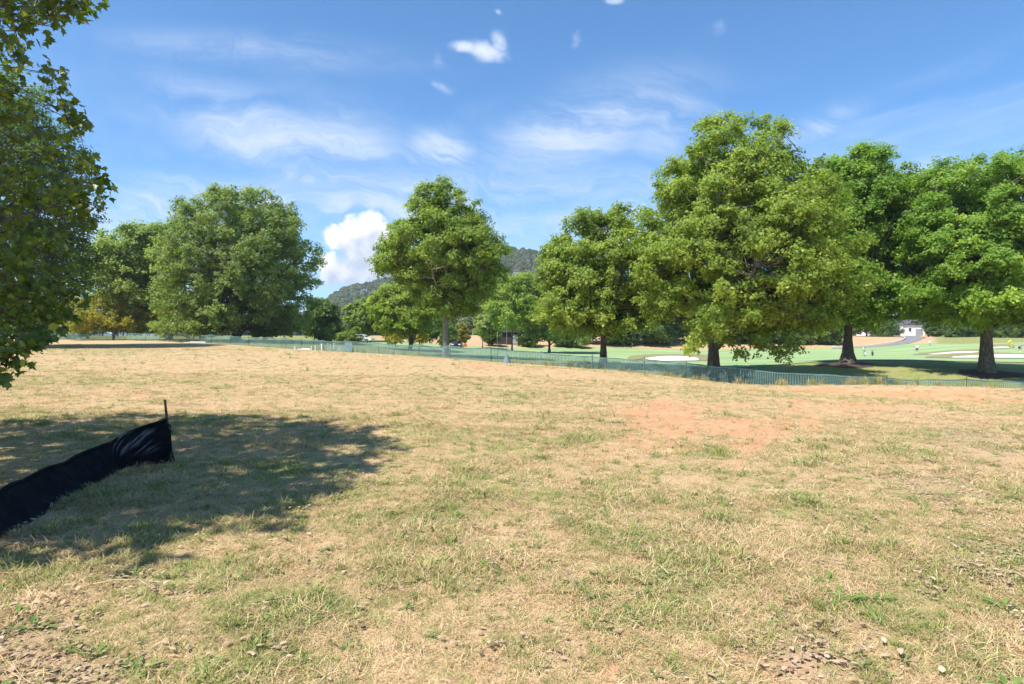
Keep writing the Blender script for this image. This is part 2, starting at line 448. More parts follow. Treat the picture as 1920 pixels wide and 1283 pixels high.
def cover(x, y):
    """how the ground is covered: green, clay, litter, rough (0..1 each)"""
    u = CU + F * x / np.maximum(y, 0.5)
    n1 = fbm(x * 0.35, y * 0.35, 31, 4); n2 = fbm(x * 1.4, y * 1.4, 41, 4); n3 = fbm(x * 5, y * 5, 51, 3)
    clay = px_gauss(x, y, CLAY) + (sstep(0.60, 0.75, n1) * 0.2 + sstep(0.62, 0.74, n2) * 0.3)
    green = px_gauss(x, y, GREEN) * 0.62 + sstep(0.42, 0.68, n2 * 0.6 + fbm(x * 0.5 + 40, y * 0.5, 77, 3) * 0.4) * 0.55
    clay = clay + rut(x, y)
    clay = np.clip(clay * (0.45 + 1.1 * n3), 0, 1); green = np.clip(green * (0.5 + n3) * (1 - 0.8 * clay), 0, 1)
    lit = np.clip(px_gauss(x, y, LITTER) * (0.4 + 1.2 * n2), 0, 1)
    infront = (y > 1)
    beyond = sstep(0.3, 1.2, y - fence_depth(x, y) + (n2 - 0.5)) * infront
    bank = sstep(-1, 2, y - far_edge(u)) * infront * sstep(620, 760, u) * (1 - sstep(1742, 1765, u))
    rough = beyond * (1 - bank)
    clay = np.where(bank > 0.5, 0.25 + 0.4 * n1, clay * (1 - beyond)); green = green * (1 - bank) * (1 - beyond)
    return green, clay, lit, rough

def build_ground():
    ang = np.concatenate([np.arange(-58, 58.01, 0.5), np.arange(62, 301.9, 4.0)])
    a = np.radians(ang)
    rr = np.concatenate([[0.02], np.geomspace(0.6, 260, 330), np.geomspace(275, 4000, 24)])
    A, RR = np.meshgrid(a, rr)
    X, Y = np.sin(A) * RR, np.cos(A) * RR
    Z = terrain(X, Y)
    n, m = len(rr), len(a)
    idx = np.arange(n * m).reshape(n, m)
    nx = np.roll(idx, -1, axis=1)
    faces = np.stack([idx[:-1], idx[1:], nx[1:], nx[:-1]], -1).reshape(-1, 4)[:, ::-1]
    g, c, l, r = cover(X.ravel(), Y.ravel())
    me = np_mesh('ground', np.stack([X, Y, Z], -1).reshape(-1, 3), faces, smooth=True, attrs=dict(green=g, clay=c, litter=l, rough=r))
    mt, nt, b = new_mat('dry_field')
    p = coord(nt)
    x, y, z = sep(nt, p)
    g, c, l, r = (attr(nt, k) for k in ('green', 'clay', 'litter', 'rough'))
    fine = noise(nt, p, 38.0, 5, 0.7); fib = noise(nt, vec(nt, x * 1.0, y * 0.5, z), 120.0, 3, 0.7, 1.2)
    mid = noise(nt, p, 5.0, 5, 0.65); big = noise(nt, p, 0.9, 4, 0.6); tuft = noise(nt, p, 2.4, 6, 0.75)
    straw = mixc(nt, fine.sm(0.3, 0.7), (0.33, 0.218, 0.112), (0.61, 0.43, 0.24))
    straw = mixc(nt, mid.sm(0.42, 0.72) * 0.45, straw, (0.42, 0.265, 0.145))
    straw = mixc(nt, fib.sm(0.55, 0.75) * 0.6, straw, (0.60, 0.47, 0.28))
    clayc = mixc(nt, fine.sm(0.25, 0.75), (0.40, 0.19, 0.09), (0.60, 0.33, 0.175))
    clayc = mixc(nt, big.sm(0.4, 0.7) * 0.35, clayc, (0.60, 0.40, 0.23))
    grn = mixc(nt, fine.sm(0.3, 0.7), (0.19, 0.19, 0.06), (0.38, 0.36, 0.14))
    litc = mixc(nt, fib.sm(0.3, 0.7), (0.26, 0.175, 0.105), (0.55, 0.42, 0.28))
    col = mixc(nt, (g * 0.85 + (tuft - 0.5) * 1.1).sm(0.18, 0.62) * 0.8, straw, grn)
    col = mixc(nt, (c * 0.9 + (mid - 0.5) * 1.0 + (tuft - 0.5) * 0.8 + (fine - 0.5) * 0.6).sm(0.36, 0.56) * 0.92, col, clayc)
    col = mixc(nt, (l + (mid - 0.5) * 0.8).sm(0.25, 0.65) * 0.55, col, litc)
    rg = mixc(nt, noise(nt, p, 3.0, 6, 0.7).sm(0.3, 0.7), (0.17, 0.19, 0.06), (0.29, 0.29, 0.10))
    rg = mixc(nt, noise(nt, p, 0.35, 4).sm(0.5, 0.72) * 0.45, rg, (0.32, 0.28, 0.13))
    col = mixc(nt, r, col, rg)
    nt.links.new(col.s, b.inputs['Base Color'])
    b.inputs['Roughness'].default_value = 0.95; b.inputs['Specular IOR Level'].default_value = 0.15
    bn = nt.nodes.new('ShaderNodeBump'); bn.inputs['Strength'].default_value = 0.75; bn.inputs['Distance'].default_value = 0.03
    h = fine * 0.5 + mid * 0.9 + fib * 0.3
    nt.links.new(h.s, bn.inputs['Height']); nt.links.new(bn.outputs[0], b.inputs['Normal'])
    return tag(link('ground', me, mt), 'dry sloping field of straw coloured grass and bare orange clay', 'ground', kind='structure')
build_ground()

def sheet(name, us, near, far, nd, lift, mat, label=None, cat=None, round_ends=False):
    """a conforming sheet between two depths per column; near/far are functions of u"""
    us = np.asarray(us, float); V = []
    for u in us:
        d0, d1 = near(u), far(u)
        for k in range(nd):
            d = d0 + (d1 - d0) * k / (nd - 1)
            V.append(((u - CU) / F * d, d))
    V = np.array(V)
    z = terrain(V[:, 0], V[:, 1]) + lift
    n = len(us); idx = np.arange(n * nd).reshape(n, nd)
    f = np.stack([idx[:-1, :-1], idx[1:, :-1], idx[1:, 1:], idx[:-1, 1:]], -1).reshape(-1, 4)
    o = link(name, np_mesh(name, np.column_stack([V, z]), f, smooth=True), mat)
    return tag(o, label, cat, kind='structure')

def build_course():
    mt, nt, b = new_mat('fairway_grass')
    p = coord(nt); x, y, z = sep(nt, p)
    st = noise(nt, vec(nt, x * 0.05, y * 0.42, 0.0), 1.0, 3, 0.5)
    n = noise(nt, p, 1.2, 6, 0.7); n2 = noise(nt, p, 0.16, 4)
    c = mixc(nt, st.sm(0.38, 0.62), (0.20, 0.30, 0.125), (0.31, 0.41, 0.18))
    c = mixc(nt, n.sm(0.3, 0.7) * 0.4, c, (0.28, 0.35, 0.145))
    c = mixc(nt, n2.sm(0.52, 0.72) * 0.5, c, (0.30, 0.31, 0.14))
    nt.links.new(c.s, b.inputs['Base Color']); b.inputs['Roughness'].default_value = 0.85
    b.inputs['Specular IOR Level'].default_value = 0.2
    us = np.arange(690, 2300, 8)
    near = lambda u: float(np.interp(u, [690, 840, 1000, 1131, 1340, 1590, 1850, 2300], [88, 76, 62, 57, 54, 57, 60, 58])) + 1.5 * math.sin(u * 0.013)
    sheet('fairway', us, near, lambda u: float(far_edge(u)) + 0.8 * math.sin(u * 0.02), 60, 0.05, mt, 'mown green golf fairway beyond the trees', 'fairway')
    sm, nt, b = new_mat('bunker_sand')
    n = noise(nt, coord(nt), 3.0, 6, 0.6)
    c = mixc(nt, n.sm(0.3, 0.7), (0.56, 0.50, 0.42), (0.68, 0.62, 0.53))
    nt.links.new(c.s, b.inputs['Base Color']); b.inputs['Roughness'].default_value = 0.95
    rm, nt, b = new_mat('bunker_rough')
    n = noise(nt, coord(nt), 4.0, 6, 0.7)
    c = mixc(nt, n.sm(0.3, 0.7), (0.15, 0.155, 0.055), (0.28, 0.235, 0.10))
    nt.links.new(c.s, b.inputs['Base Color']); b.inputs['Roughness'].default_value = 0.95
    def lens(u0, u1, dn, df, skew=0.0):
        def nf(u):
            t = min(max((u - u0) / (u1 - u0), 0), 1); return dn + (df - dn) * (0.5 - 0.5 * math.sqrt(max(0, 1 - (2 * t - 1) ** 2)) ** 0.7) * 0.55 + skew * t
        def ff(u):
            t = min(max((u - u0) / (u1 - u0), 0), 1); return df - (df - dn) * (0.5 - 0.5 * math.sqrt(max(0, 1 - (2 * t - 1) ** 2))) * 0.9 + skew * t
        return nf, ff
    B = [(1205, 1310, 70.5, 76.5, 'pale sand bunker in front of the brown mound between the two middle trees'),
         (1738, 1835, 104, 109.5, 'long pale sand bunker just left of the thick right hand trunk'),
         (1784, 1960, 75.5, 81, 'largest sand bunker, passing behind the thick right hand trunk'),
         (1856, 1893, 114.5, 118.5, 'small sliver of sand below the yellow flag'),
         (1146, 1166, 63.5, 65.5, 'tiny sand patch right of the slim fenced trunk')]
    for (u0, u1, dn, df, lab) in B:
        w = (u1 - u0)
        nf, ff = lens(u0 - 0.28 * w, u1 + 0.28 * w, dn - 0.8, df + 4.5)
        if w > 30:
            sheet('bunker_surround', np.linspace(u0 - 0.28 * w + .5, u1 + 0.28 * w - .5, 40), nf, ff, 14, 0.09, rm, 'olive rough grass round the ' + lab, 'rough grass')
        nf, ff = lens(u0, u1, dn, df)
        sheet('sand_bunker', np.linspace(u0 + .2, u1 - .2, 40), nf, ff, 14, 0.13, sm, lab, 'bunker')
    # cart path with its kerb
    pm = plain('asphalt_path', (0.20, 0.19, 0.185), 0.9, var=0.1)
    km = plain('kerb_concrete', (0.55, 0.50, 0.43), 0.9, var=0.08)
    L = [up(u, 0, d)[:2] for u, d in ((1560, 136), (1640, 141), (1672, 143.5), (1695, 149), (1700, 157), (1690, 166), (1678, 178), (1668, 200))]
    Rr = [up(u, 0, d)[:2] for u, d in ((1560, 133.5), (1650, 137.5), (1690, 139), (1722, 146), (1737, 157), (1733, 168), (1728, 180), (1725, 200))]
    def spl(P, n=60):
        P = np.array(P); t = np.linspace(0, 1, len(P)); q = np.linspace(0, 1, n)
        return np.column_stack([np.interp(q, t, P[:, 0]), np.interp(q, t, P[:, 1])])
    def smooth(P):
        for _ in range(6): P[1:-1] = (P[:-2] + 2 * P[1:-1] + P[2:]) / 4
        return P
    L, Rr = smooth(spl(L)), smooth(spl(Rr))
    def ribbon(name, A, B_, nseg, lift, mat, label, cat, thick=0.0):
        g = np.stack([A + (B_ - A) * k / (nseg - 1) for k in range(nseg)], 1)
        zz = terrain(g[..., 0], g[..., 1]) + lift
        V = np.concatenate([g, zz[..., None]], -1).reshape(-1, 3); n = len(A)
        idx = np.arange(n * nseg).reshape(n, nseg)
        f = np.stack([idx[:-1, :-1], idx[1:, :-1], idx[1:, 1:], idx[:-1, 1:]], -1).reshape(-1, 4)
        o = link(name, np_mesh(name, V, f, smooth=True), mat)
        if thick:
            md = o.modifiers.new('thickness', 'SOLIDIFY'); md.thickness = thick; md.offset = -1
        return tag(o, label, cat, kind='structure')
    ribbon('cart_path', L, Rr, 5, 0.07, pm, 'grey cart path curving up the tan bank', 'path')
    d = np.gradient(L, axis=0); nrm = np.column_stack([-d[:, 1], d[:, 0]]); nrm /= np.linalg.norm(nrm, axis=1)[:, None]
    ribbon('path_kerb', L + nrm * 0.32, L, 2, 0.20, km, 'pale concrete kerb along the tan side of the cart path', 'kerb', 0.15)
build_course()
# ------------------------------------------------------------------ trees
def rand_dirs(rng, n):
    v = rng.normal(size=(n, 3)); return v / np.linalg.norm(v, axis=1)[:, None]
def leaf_quads(c, nrm, size, rng, width=0.74, fold=0.22, tint=None):
    """folded leaf-shaped quads at c facing nrm"""
    n = len(c)
    nrm = nrm / np.linalg.norm(nrm, axis=1)[:, None]
    t = np.cross(nrm, rand_dirs(rng, n)); t /= np.linalg.norm(t, axis=1)[:, None] + 1e-9
    s = np.cross(nrm, t)
    L = (size * rng.uniform(0.65, 1.3, n))[:, None]
    w = L * width * rng.uniform(0.75, 1.2, n)[:, None] * 0.5
    up_ = nrm * (L * fold * rng.uniform(-0.4, 1.3, n)[:, None])
    k = rng.uniform(-0.25, 0.25, n)[:, None]
    V = np.stack([c + t * L * 0.55, c - t * L * 0.45 + s * w * (1.3 + k) + up_, c - t * L * (0.30 + k) - s * w * 1.3 + up_ * 0.5], 1).reshape(-1, 3)
    f = np.arange(n * 3, dtype=np.int32).reshape(n, 3)
    return V, f, np.repeat(tint, 3)
def tube_np(P, rad, k):
    """P (m, s, 3) polylines with s points, rad (m, s); returns verts, quads"""
    m, s, _ = P.shape
    T = np.gradient(P, axis=1); T /= np.linalg.norm(T, axis=2)[..., None] + 1e-9
    ref = np.where(np.abs(T[..., 2:3]) > 0.9, np.array([1.0, 0, 0]), np.array([0, 0, 1.0]))
    ref = ref[:, :1].repeat(s, 1)
    a = np.cross(T, ref); a /= np.linalg.norm(a, axis=2)[..., None] + 1e-9
    b = np.cross(T, a)
    th = np.arange(k) * 2 * np.pi / k
    V = P[:, :, None] + rad[:, :, None, None] * (a[:, :, None] * np.cos(th)[:, None] + b[:, :, None] * np.sin(th)[:, None])
    idx = np.arange(m * s * k).reshape(m, s, k); nx = np.roll(idx, -1, 2)
    f = np.stack([idx[:, :-1], nx[:, :-1], nx[:, 1:], idx[:, 1:]], -1).reshape(-1, 4)
    return V.reshape(-1, 3), f
def join_parts(parts):
    V, Fc, o = [], [], 0
    for v, f in parts:
        V.append(v); Fc.append(f + o); o += len(v)
    return np.concatenate(V), np.concatenate(Fc)

def tree(name, label, u, depth, sil, nclump, nleaf, leaf, trunk_r, mat, seed, group, bark=None, clump_r=0.9, droop=0.10, bough=2.1, gap=0.80, stems=1, depth_r=None,
         tint_mu=0.5, limbs=14, base_z=None, flare=1.9, fork=0.35, flat=0.82, cat='tree', extra=()):
    """a tree from its silhouette: sil = [(v, u left, u right), ...] top to bottom, in photograph pixels at this depth"""
    rng = np.random.default_rng(seed)
    bx, by = (u - CU) / F * depth, depth
    bz = gz(bx, by) if base_z is None else base_z
    root = empty(name, (bx, by, bz))
    tag(root, label, cat, group)
    sil = np.array(sil, float)
    zs = EYE - (sil[:, 0] - CV) / F * depth - bz
    xl = (sil[:, 1] - CU) / F * depth - bx; xr = (sil[:, 2] - CU) / F * depth - bx
    o = np.argsort(zs); zs, xl, xr = zs[o], xl[o], xr[o]
    zlo, zhi = zs[0], zs[-1]
    def env(z): return np.interp(z, zs, xl), np.interp(z, zs, xr)
    cr = clump_r
    # clump centres through the crown volume, more of them towards the outside
    C = []
    area = np.interp(np.linspace(0, 1, 40), (zs - zlo) / (zhi - zlo), (xr - xl)) + 0.5
    pdf = area ** 1.35; cdf = np.cumsum(pdf) / pdf.sum()
    lob = rng.uniform(0, 6.28, 8)
    rb = bough * cr
    def inside(t, lo):
        z = zlo + t * (zhi - zlo); l, r = env(z)
        cx, hw = (l + r) / 2, (r - l) / 2
        th = rng.uniform(0, 2 * np.pi)
        lobes = 1 + 0.08 * math.sin(3 * th + lob[0] + z * 0.5) + 0.07 * math.sin(5 * th + lob[1] - z * 0.9)
        f = 1 - (1 - rng.random() ** 0.5) * lo
        hd = min(depth_r or hw, hw * 1.15)
        return cx, hw * lobes, hd * lobes, th, f, z
    Bc = []; tries = 0
    while len(Bc) < 400 and tries < 1500:
        tries += 1
        t = np.interp(rng.random(), cdf, np.linspace(0, 1, 40))
        cx, sx, sy, th, f, z = inside(t, 0.8)
        q = np.array((cx + math.cos(th) * max(sx - rb * .55, sx * .2) * f, math.sin(th) * max(sy - rb * .55, sy * .2) * f, min(max(z, zlo + rb * .45), zhi - rb * .5)))
        if not Bc or (((np.array(Bc)[:, :3] - q) / (1, 1, .85)) ** 2).sum(1).min() > (rb * gap) ** 2: Bc.append(np.append(q, f))
    Bc = np.array(Bc); nb = len(Bc)
    per_b = max(3, nclump // nb)
    for q in Bc:
        k = int(per_b * rng.uniform(.7, 1.3)) + 1; sb = rb * rng.uniform(.75, 1.2)
        dd_ = rand_dirs(rng, k) * (rng.random(k) ** .45)[:, None] * sb * (1, 1, .72)
        dd_[:, 2] = np.where(dd_[:, 2] < 0, dd_[:, 2] * .55, dd_[:, 2])
        for p in q[:3] + dd_:
            l, r = env(p[2]); hw = max((r - l) / 2 - cr * .45, .35); cx = (l + r) / 2
            if zlo + cr * .35 < p[2] < zhi - cr * .8 and ((p[0] - cx) / hw) ** 2 + (p[1] / max(min(depth_r or hw, hw * 1.2), .2)) ** 2 < 1.05: C.append((*p, q[3]))
    for e in extra:   # single boughs that stand out: u, v, depth offset
        C.append(((e[0] - CU) / F * (depth + e[2]) - bx, e[2], EYE - (e[1] - CV) / F * (depth + e[2]) - bz, 1.0))
    C = np.array(C); cf = C[:, 3]; C = C[:, :3]
    # drop clumps that crowd each other so that gaps stay open
    keep = np.ones(len(C), bool)
    for i in range(len(C)):
        if keep[i]:
            d = np.linalg.norm((C[i + 1:] - C[i]) / (1, 1, 0.8), axis=1)
            keep[i + 1:] &= ~(d < cr * 0.45)
    C, cf = C[keep], cf[keep]
    m = len(C)
    size = cr * rng.uniform(0.65, 1.25, m)
    # leaves
    w = size ** 2 / (size ** 2).sum(); cnt = np.maximum(3, (w * nleaf).astype(int))
    ci = np.repeat(np.arange(m), cnt); n = len(ci)
    d = rand_dirs(rng, n); d[:, 2] = np.where(d[:, 2] < -0.25, -d[:, 2] * rng.uniform(0.2, 1, n), d[:, 2])
    rr = rng.random(n) ** 0.42
    # sprays inside a clump give a broken outline
    ns = 9
    sp = rand_dirs(rng, m * ns).reshape(m, ns, 3); pick = rng.integers(0, ns, n)
    sd_ = sp[ci, pick]
    tpos = rng.random(n)[:, None] ** 0.6
    d2 = sd_ * tpos * 1.15 + rand_dirs(rng, n) * (0.20 + 0.14 * rng.random(n))[:, None]
    mixs = rng.random(n)[:, None] < 0.68
    P = np.where(mixs, d2, d * rr[:, None]) * size[ci][:, None]
    P[:, 2] = P[:, 2] * flat - droop * (P[:, 0] ** 2 + P[:, 1] ** 2) / size[ci]
    pos = C[ci] + P
    out = P + 0.0; out /= np.linalg.norm(out, axis=1)[:, None] + 1e-6
    rad = C[ci] * (1, 1, 0.6); rad[:, 2] -= (zlo + zhi) / 2 * 0.5; rad /= np.linalg.norm(rad, axis=1)[:, None] + 1e-6
    nrm = out * 0.5 + rad * 0.5 + np.array([0, 0, 0.45]) + rand_dirs(rng, n) * 0.7
    ctint = rng.normal(0, 0.12, m)
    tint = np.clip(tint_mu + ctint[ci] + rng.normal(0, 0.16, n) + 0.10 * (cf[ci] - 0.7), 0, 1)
    V, Fc, tt = leaf_quads(pos, nrm, leaf, rng, tint=tint)
    cr_o = link('crown', np_mesh('crown', V, Fc, attrs={'tint': tt}), mat, root)
    cr_o['kind'] = 'stuff'
    # trunk(s)
    parts = []
    ztop = zlo + (zhi - zlo) * 0.80
    trunks = []
    for k in range(stems):
        ns_ = 16
        t = np.linspace(0, 1, ns_)
        cxz = np.array([sum(env(max(zlo, zz))) / 2 for zz in t * ztop])
        az = rng.uniform(0, 6.28)
        lean = 0.0 if stems == 1 else 0.30 * ztop
        offx = math.cos(2 * math.pi * k / stems + az) * lean; offy = math.sin(2 * math.pi * k / stems + az) * lean * 0.8
        x = cxz * sstep(0.15, 0.9, t) * 0.8 + offx * t ** 0.8 + np.sin(t * 7 + az) * 0.012 * ztop * t
        y = offy * t ** 0.8 + np.cos(t * 6 + az) * 0.012 * ztop * t
        z = t * ztop - 0.25 * (t == 0)
        tr = trunk_r / math.sqrt(stems)
        rad_ = tr * (1 - 0.86 * t ** 0.9) * (1 + (flare - 1) * np.exp(-t * ztop / (tr * 1.8)))
        trunks.append((np.column_stack([x, y, z]), rad_))
        parts.append(tube_np(np.column_stack([x, y, z])[None], rad_[None], 12))
    # limbs: from the trunk out towards the envelope
    nodes = [np.column_stack([p, r]) for p, r in [(q[0][4:], q[1][4:]) for q in trunks]]
    L = limbs
    for k in range(L):
        tp, trad = trunks[k % stems]
        t0 = fork_t = (zlo / ztop) * fork + (1 - (zlo / ztop) * fork) * (k / L) ** 1.15 * 0.86
        t0 = max(t0, (zlo * 0.62) / ztop)
        p0 = np.array([np.interp(t0, np.linspace(0, 1, len(tp)), tp[:, j]) for j in range(3)])
        r0 = np.interp(t0, np.linspace(0, 1, len(tp)), trad) * 0.55
        th = k * 2.4 + rng.uniform(-0.4, 0.4)
        z1 = min(p0[2] + (zhi - p0[2]) * rng.uniform(0.18, 0.62), zhi * 0.93); z1 = max(z1, zlo + 0.2)
        l, r = env(z1); cx, hw = (l + r) / 2, (r - l) / 2
        p3 = np.array([cx + math.cos(th) * hw * 0.82, math.sin(th) * min(depth_r or hw, hw) * 0.82, z1])
        p1 = p0 + (p3 - p0) * 0.35 + np.array([0, 0, -0.02 * ztop]); p2 = p0 + (p3 - p0) * 0.7 + np.array([0, 0, 0.01 * ztop])
        s = np.linspace(0, 1, 9)[:, None]
        P = (1 - s) ** 3 * p0 + 3 * s * (1 - s) ** 2 * p1 + 3 * s ** 2 * (1 - s) * p2 + s ** 3 * p3
        P += rng.normal(0, 0.012 * ztop, P.shape) * s * (1 - s) * 2
        rad_ = r0 * (1 - 0.85 * s[:, 0]) + 0.012
        parts.append(tube_np(P[None], rad_[None], 7)); nodes.append(np.column_stack([P, rad_])[1:])
    N = np.concatenate(nodes)
    # twigs to the clumps
    dd = np.linalg.norm(C[:, None] - N[None, :, :3], axis=2) + np.maximum(0, N[None, :, 2] - C[:, None, 2]) * 1.6
    j = dd.argmin(1)
    A = N[j, :3]; ra = np.minimum(N[j, 3] * 0.6, 0.075)
    s = np.linspace(0, 1, 4)[None, :, None]
    P = A[:, None] + (C - A)[:, None] * s + np.array([0, 0, 1.0]) * (s * (1 - s)) * rng.uniform(-0.5, 0.5, (m, 1, 1)) * cr + rng.normal(0, 0.06 * cr, (m, 4, 3)) * s
    rd = ra[:, None] * (1 - 0.8 * s[..., 0]) + 0.004
    parts.append(tube_np(P, rd, 4))
    # fine twigs inside every clump along its sprays
    if nleaf > 20000:
        q = sp[:, :3] * size[:, None, None] * 0.9; q[..., 2] = q[..., 2] * flat - droop * (q[..., 0] ** 2 + q[..., 1] ** 2) / size[:, None]
        P0 = np.repeat(C[:, None], 3, 1).reshape(-1, 3); P1 = (C[:, None] + q).reshape(-1, 3)
        s3 = np.linspace(0, 1, 2)[None, :, None]
        P = P0[:, None] + (P1 - P0)[:, None] * s3
        parts.append(tube_np(P, np.broadcast_to(np.array([0.014, 0.005]), (len(P), 2)), 3))
    V, Fc = join_parts(parts)
    link('trunk', np_mesh('trunk', V, Fc, smooth=True), bark or BARK, root)
    return root

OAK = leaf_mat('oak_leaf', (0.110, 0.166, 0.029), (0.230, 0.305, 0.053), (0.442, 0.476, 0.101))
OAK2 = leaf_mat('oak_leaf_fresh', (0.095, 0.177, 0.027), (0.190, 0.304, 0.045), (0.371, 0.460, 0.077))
YOAK = leaf_mat('yellowgreen_leaf', (0.120, 0.178, 0.029), (0.240, 0.315, 0.052), (0.429, 0.466, 0.099))
GREY = leaf_mat('greygreen_leaf', (0.106, 0.157, 0.040), (0.214, 0.279, 0.075), (0.377, 0.421, 0.138))
DARK = leaf_mat('dark_leaf', (0.048, 0.095, 0.020), (0.100, 0.164, 0.034), (0.207, 0.267, 0.065))
GOLD = leaf_mat('golden_leaf', (0.165, 0.180, 0.034), (0.300, 0.290, 0.050), (0.470, 0.370, 0.062), tcol=(1.4, 1.3, 0.6))
OLIVEG = leaf_mat('olive_gold_leaf', (0.19, 0.215, 0.036), (0.335, 0.34, 0.052), (0.47, 0.41, 0.066), tcol=(1.4, 1.4, 0.6))

ROW = 'trees along the fairway'
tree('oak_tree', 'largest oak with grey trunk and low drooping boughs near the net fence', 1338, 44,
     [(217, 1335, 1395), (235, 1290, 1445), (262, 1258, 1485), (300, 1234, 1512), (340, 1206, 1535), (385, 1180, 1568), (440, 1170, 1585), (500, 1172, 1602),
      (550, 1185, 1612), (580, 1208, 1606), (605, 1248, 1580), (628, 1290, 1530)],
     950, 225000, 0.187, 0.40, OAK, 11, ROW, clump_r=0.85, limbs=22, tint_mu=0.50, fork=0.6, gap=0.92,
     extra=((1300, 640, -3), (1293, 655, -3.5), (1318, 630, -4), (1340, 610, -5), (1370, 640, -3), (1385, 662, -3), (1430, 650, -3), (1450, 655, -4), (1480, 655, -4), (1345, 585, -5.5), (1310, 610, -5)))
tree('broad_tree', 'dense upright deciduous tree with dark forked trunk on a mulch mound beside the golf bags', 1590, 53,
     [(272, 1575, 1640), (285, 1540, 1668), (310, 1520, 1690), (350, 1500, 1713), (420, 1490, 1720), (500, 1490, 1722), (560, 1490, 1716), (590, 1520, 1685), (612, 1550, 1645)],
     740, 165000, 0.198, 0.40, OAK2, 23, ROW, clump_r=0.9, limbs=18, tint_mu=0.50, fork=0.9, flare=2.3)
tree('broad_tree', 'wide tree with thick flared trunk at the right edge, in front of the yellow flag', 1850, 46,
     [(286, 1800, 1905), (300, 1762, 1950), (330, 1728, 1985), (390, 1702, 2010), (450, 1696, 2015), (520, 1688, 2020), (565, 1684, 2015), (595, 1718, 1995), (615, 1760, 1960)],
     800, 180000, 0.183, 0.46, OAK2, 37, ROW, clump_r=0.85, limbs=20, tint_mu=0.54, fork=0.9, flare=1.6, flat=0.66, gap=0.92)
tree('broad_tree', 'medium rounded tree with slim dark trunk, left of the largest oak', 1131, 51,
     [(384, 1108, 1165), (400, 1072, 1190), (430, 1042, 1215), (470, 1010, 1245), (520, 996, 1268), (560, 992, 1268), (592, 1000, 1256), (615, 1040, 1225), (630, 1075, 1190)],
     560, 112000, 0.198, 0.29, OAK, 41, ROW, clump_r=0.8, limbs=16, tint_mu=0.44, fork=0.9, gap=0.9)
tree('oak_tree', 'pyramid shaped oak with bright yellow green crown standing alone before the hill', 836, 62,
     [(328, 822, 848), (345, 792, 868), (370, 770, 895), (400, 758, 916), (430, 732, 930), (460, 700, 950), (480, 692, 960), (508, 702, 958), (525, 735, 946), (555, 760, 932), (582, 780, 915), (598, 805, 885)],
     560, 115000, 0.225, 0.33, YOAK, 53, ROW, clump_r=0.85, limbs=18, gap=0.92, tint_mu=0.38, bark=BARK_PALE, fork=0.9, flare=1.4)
LEFT = 'trees along the green fence'
tree('broad_tree', 'big dome shaped tree with sky showing through its dark right side, behind the green fence', 443, 88,
     [(346, 425, 480), (356, 385, 515), (380, 352, 545), (415, 308, 572), (450, 290, 590), (485, 285, 600), (520, 282, 596), (560, 290, 590), (600, 300, 585), (628, 320, 565)],
     800, 140000, 0.30, 0.45, GREY, 61, LEFT, clump_r=1.15, limbs=22, tint_mu=0.50, fork=0.5, gap=0.95)
tree('broad_tree', 'lower spreading tree with leaning dark stems, left of the dome shaped tree', 318, 97,
     [(414, 250, 290), (428, 220, 318), (450, 188, 335), (480, 162, 345), (512, 152, 350), (545, 166, 350), (575, 195, 350), (600, 240, 345)],
     380, 56000, 0.37, 0.36, GREY, 71, LEFT, clump_r=1.2, limbs=12, tint_mu=0.55, stems=3, fork=0.4)
tree('fine_leaved_tree', 'tall dark fine leaved tree at the left edge, behind the near maple', 40, 60,
     [(120, -60, 60), (180, -110, 95), (260, -140, 140), (330, -150, 168), (420, -150, 175), (500, -150, 165), (560, -130, 145), (600, -90, 110)],
     700, 95000, 0.23, 0.36, DARK, 83, LEFT, clump_r=0.9, limbs=16, tint_mu=0.5, fork=0.6)
tree('golden_tree', 'small yellowing multi stemmed tree behind the fence near the left edge', 212, 96,
     [(545, 165, 240), (556, 140, 265), (575, 122, 288), (598, 118, 300), (622, 128, 298)], 200, 32000, 0.28, 0.20, OLIVEG, 91, LEFT,
     clump_r=0.95, stems=5, limbs=10, tint_mu=0.5, bark=BARK_PALE)
BACK = 'background trees'
def bg(label, u, d, sil, mat, seed, nl=16000, leaf=0.46, tr=0.2, nc=160, cr=1.15, **k):
    tree(k.pop('name', 'background_tree'), label, u, d, sil, nc, nl, leaf, tr, mat, seed, BACK, clump_r=cr, limbs=8, **k)
bg('dark round tree tucked against the dome shaped tree', 600, 110, [(556, 588, 612), (572, 575, 630), (600, 566, 641), (630, 572, 640)], DARK, 101, tint_mu=0.6)
bg('round mid green tree standing in front of the wooded ridge', 686, 120, [(558, 672, 705), (572, 652, 724), (600, 642, 736), (625, 652, 735)], OAK, 102, 22000, tint_mu=0.3)
bg('bright yellow green maple with dark spreading stems, left of the pale trunk', 768, 80, [(526, 725, 770), (540, 700, 815), (575, 690, 836), (605, 696, 838), (628, 715, 825)], YOAK, 103, 40000, 0.27, 0.26, 260, 0.85, stems=4, tint_mu=0.5)
bg('pale yellow green tree right of the pyramid shaped oak', 960, 112, [(508, 945, 995), (530, 918, 1022), (575, 902, 1034), (605, 915, 1025), (622, 935, 1005)], YOAK, 104, 30000, 0.34, 0.16, 200, 1.0, tint_mu=0.55)
bg('small neat tree with thin pale trunk left of the shed', 905, 122, [(588, 893, 922), (602, 882, 932), (622, 882, 934), (632, 893, 925)], GREY, 105, 9000, 0.32, 0.10, 70, 0.7, bark=BARK_PALE, tint_mu=0.7)
bg('grey green tree with low skirts left of the slim fenced trunk', 1030, 116, [(500, 1015, 1060), (525, 995, 1085), (570, 980, 1100), (610, 975, 1105), (640, 985, 1095)], GREY, 106, 32000, 0.34, 0.22, 240, 1.05, tint_mu=0.6)
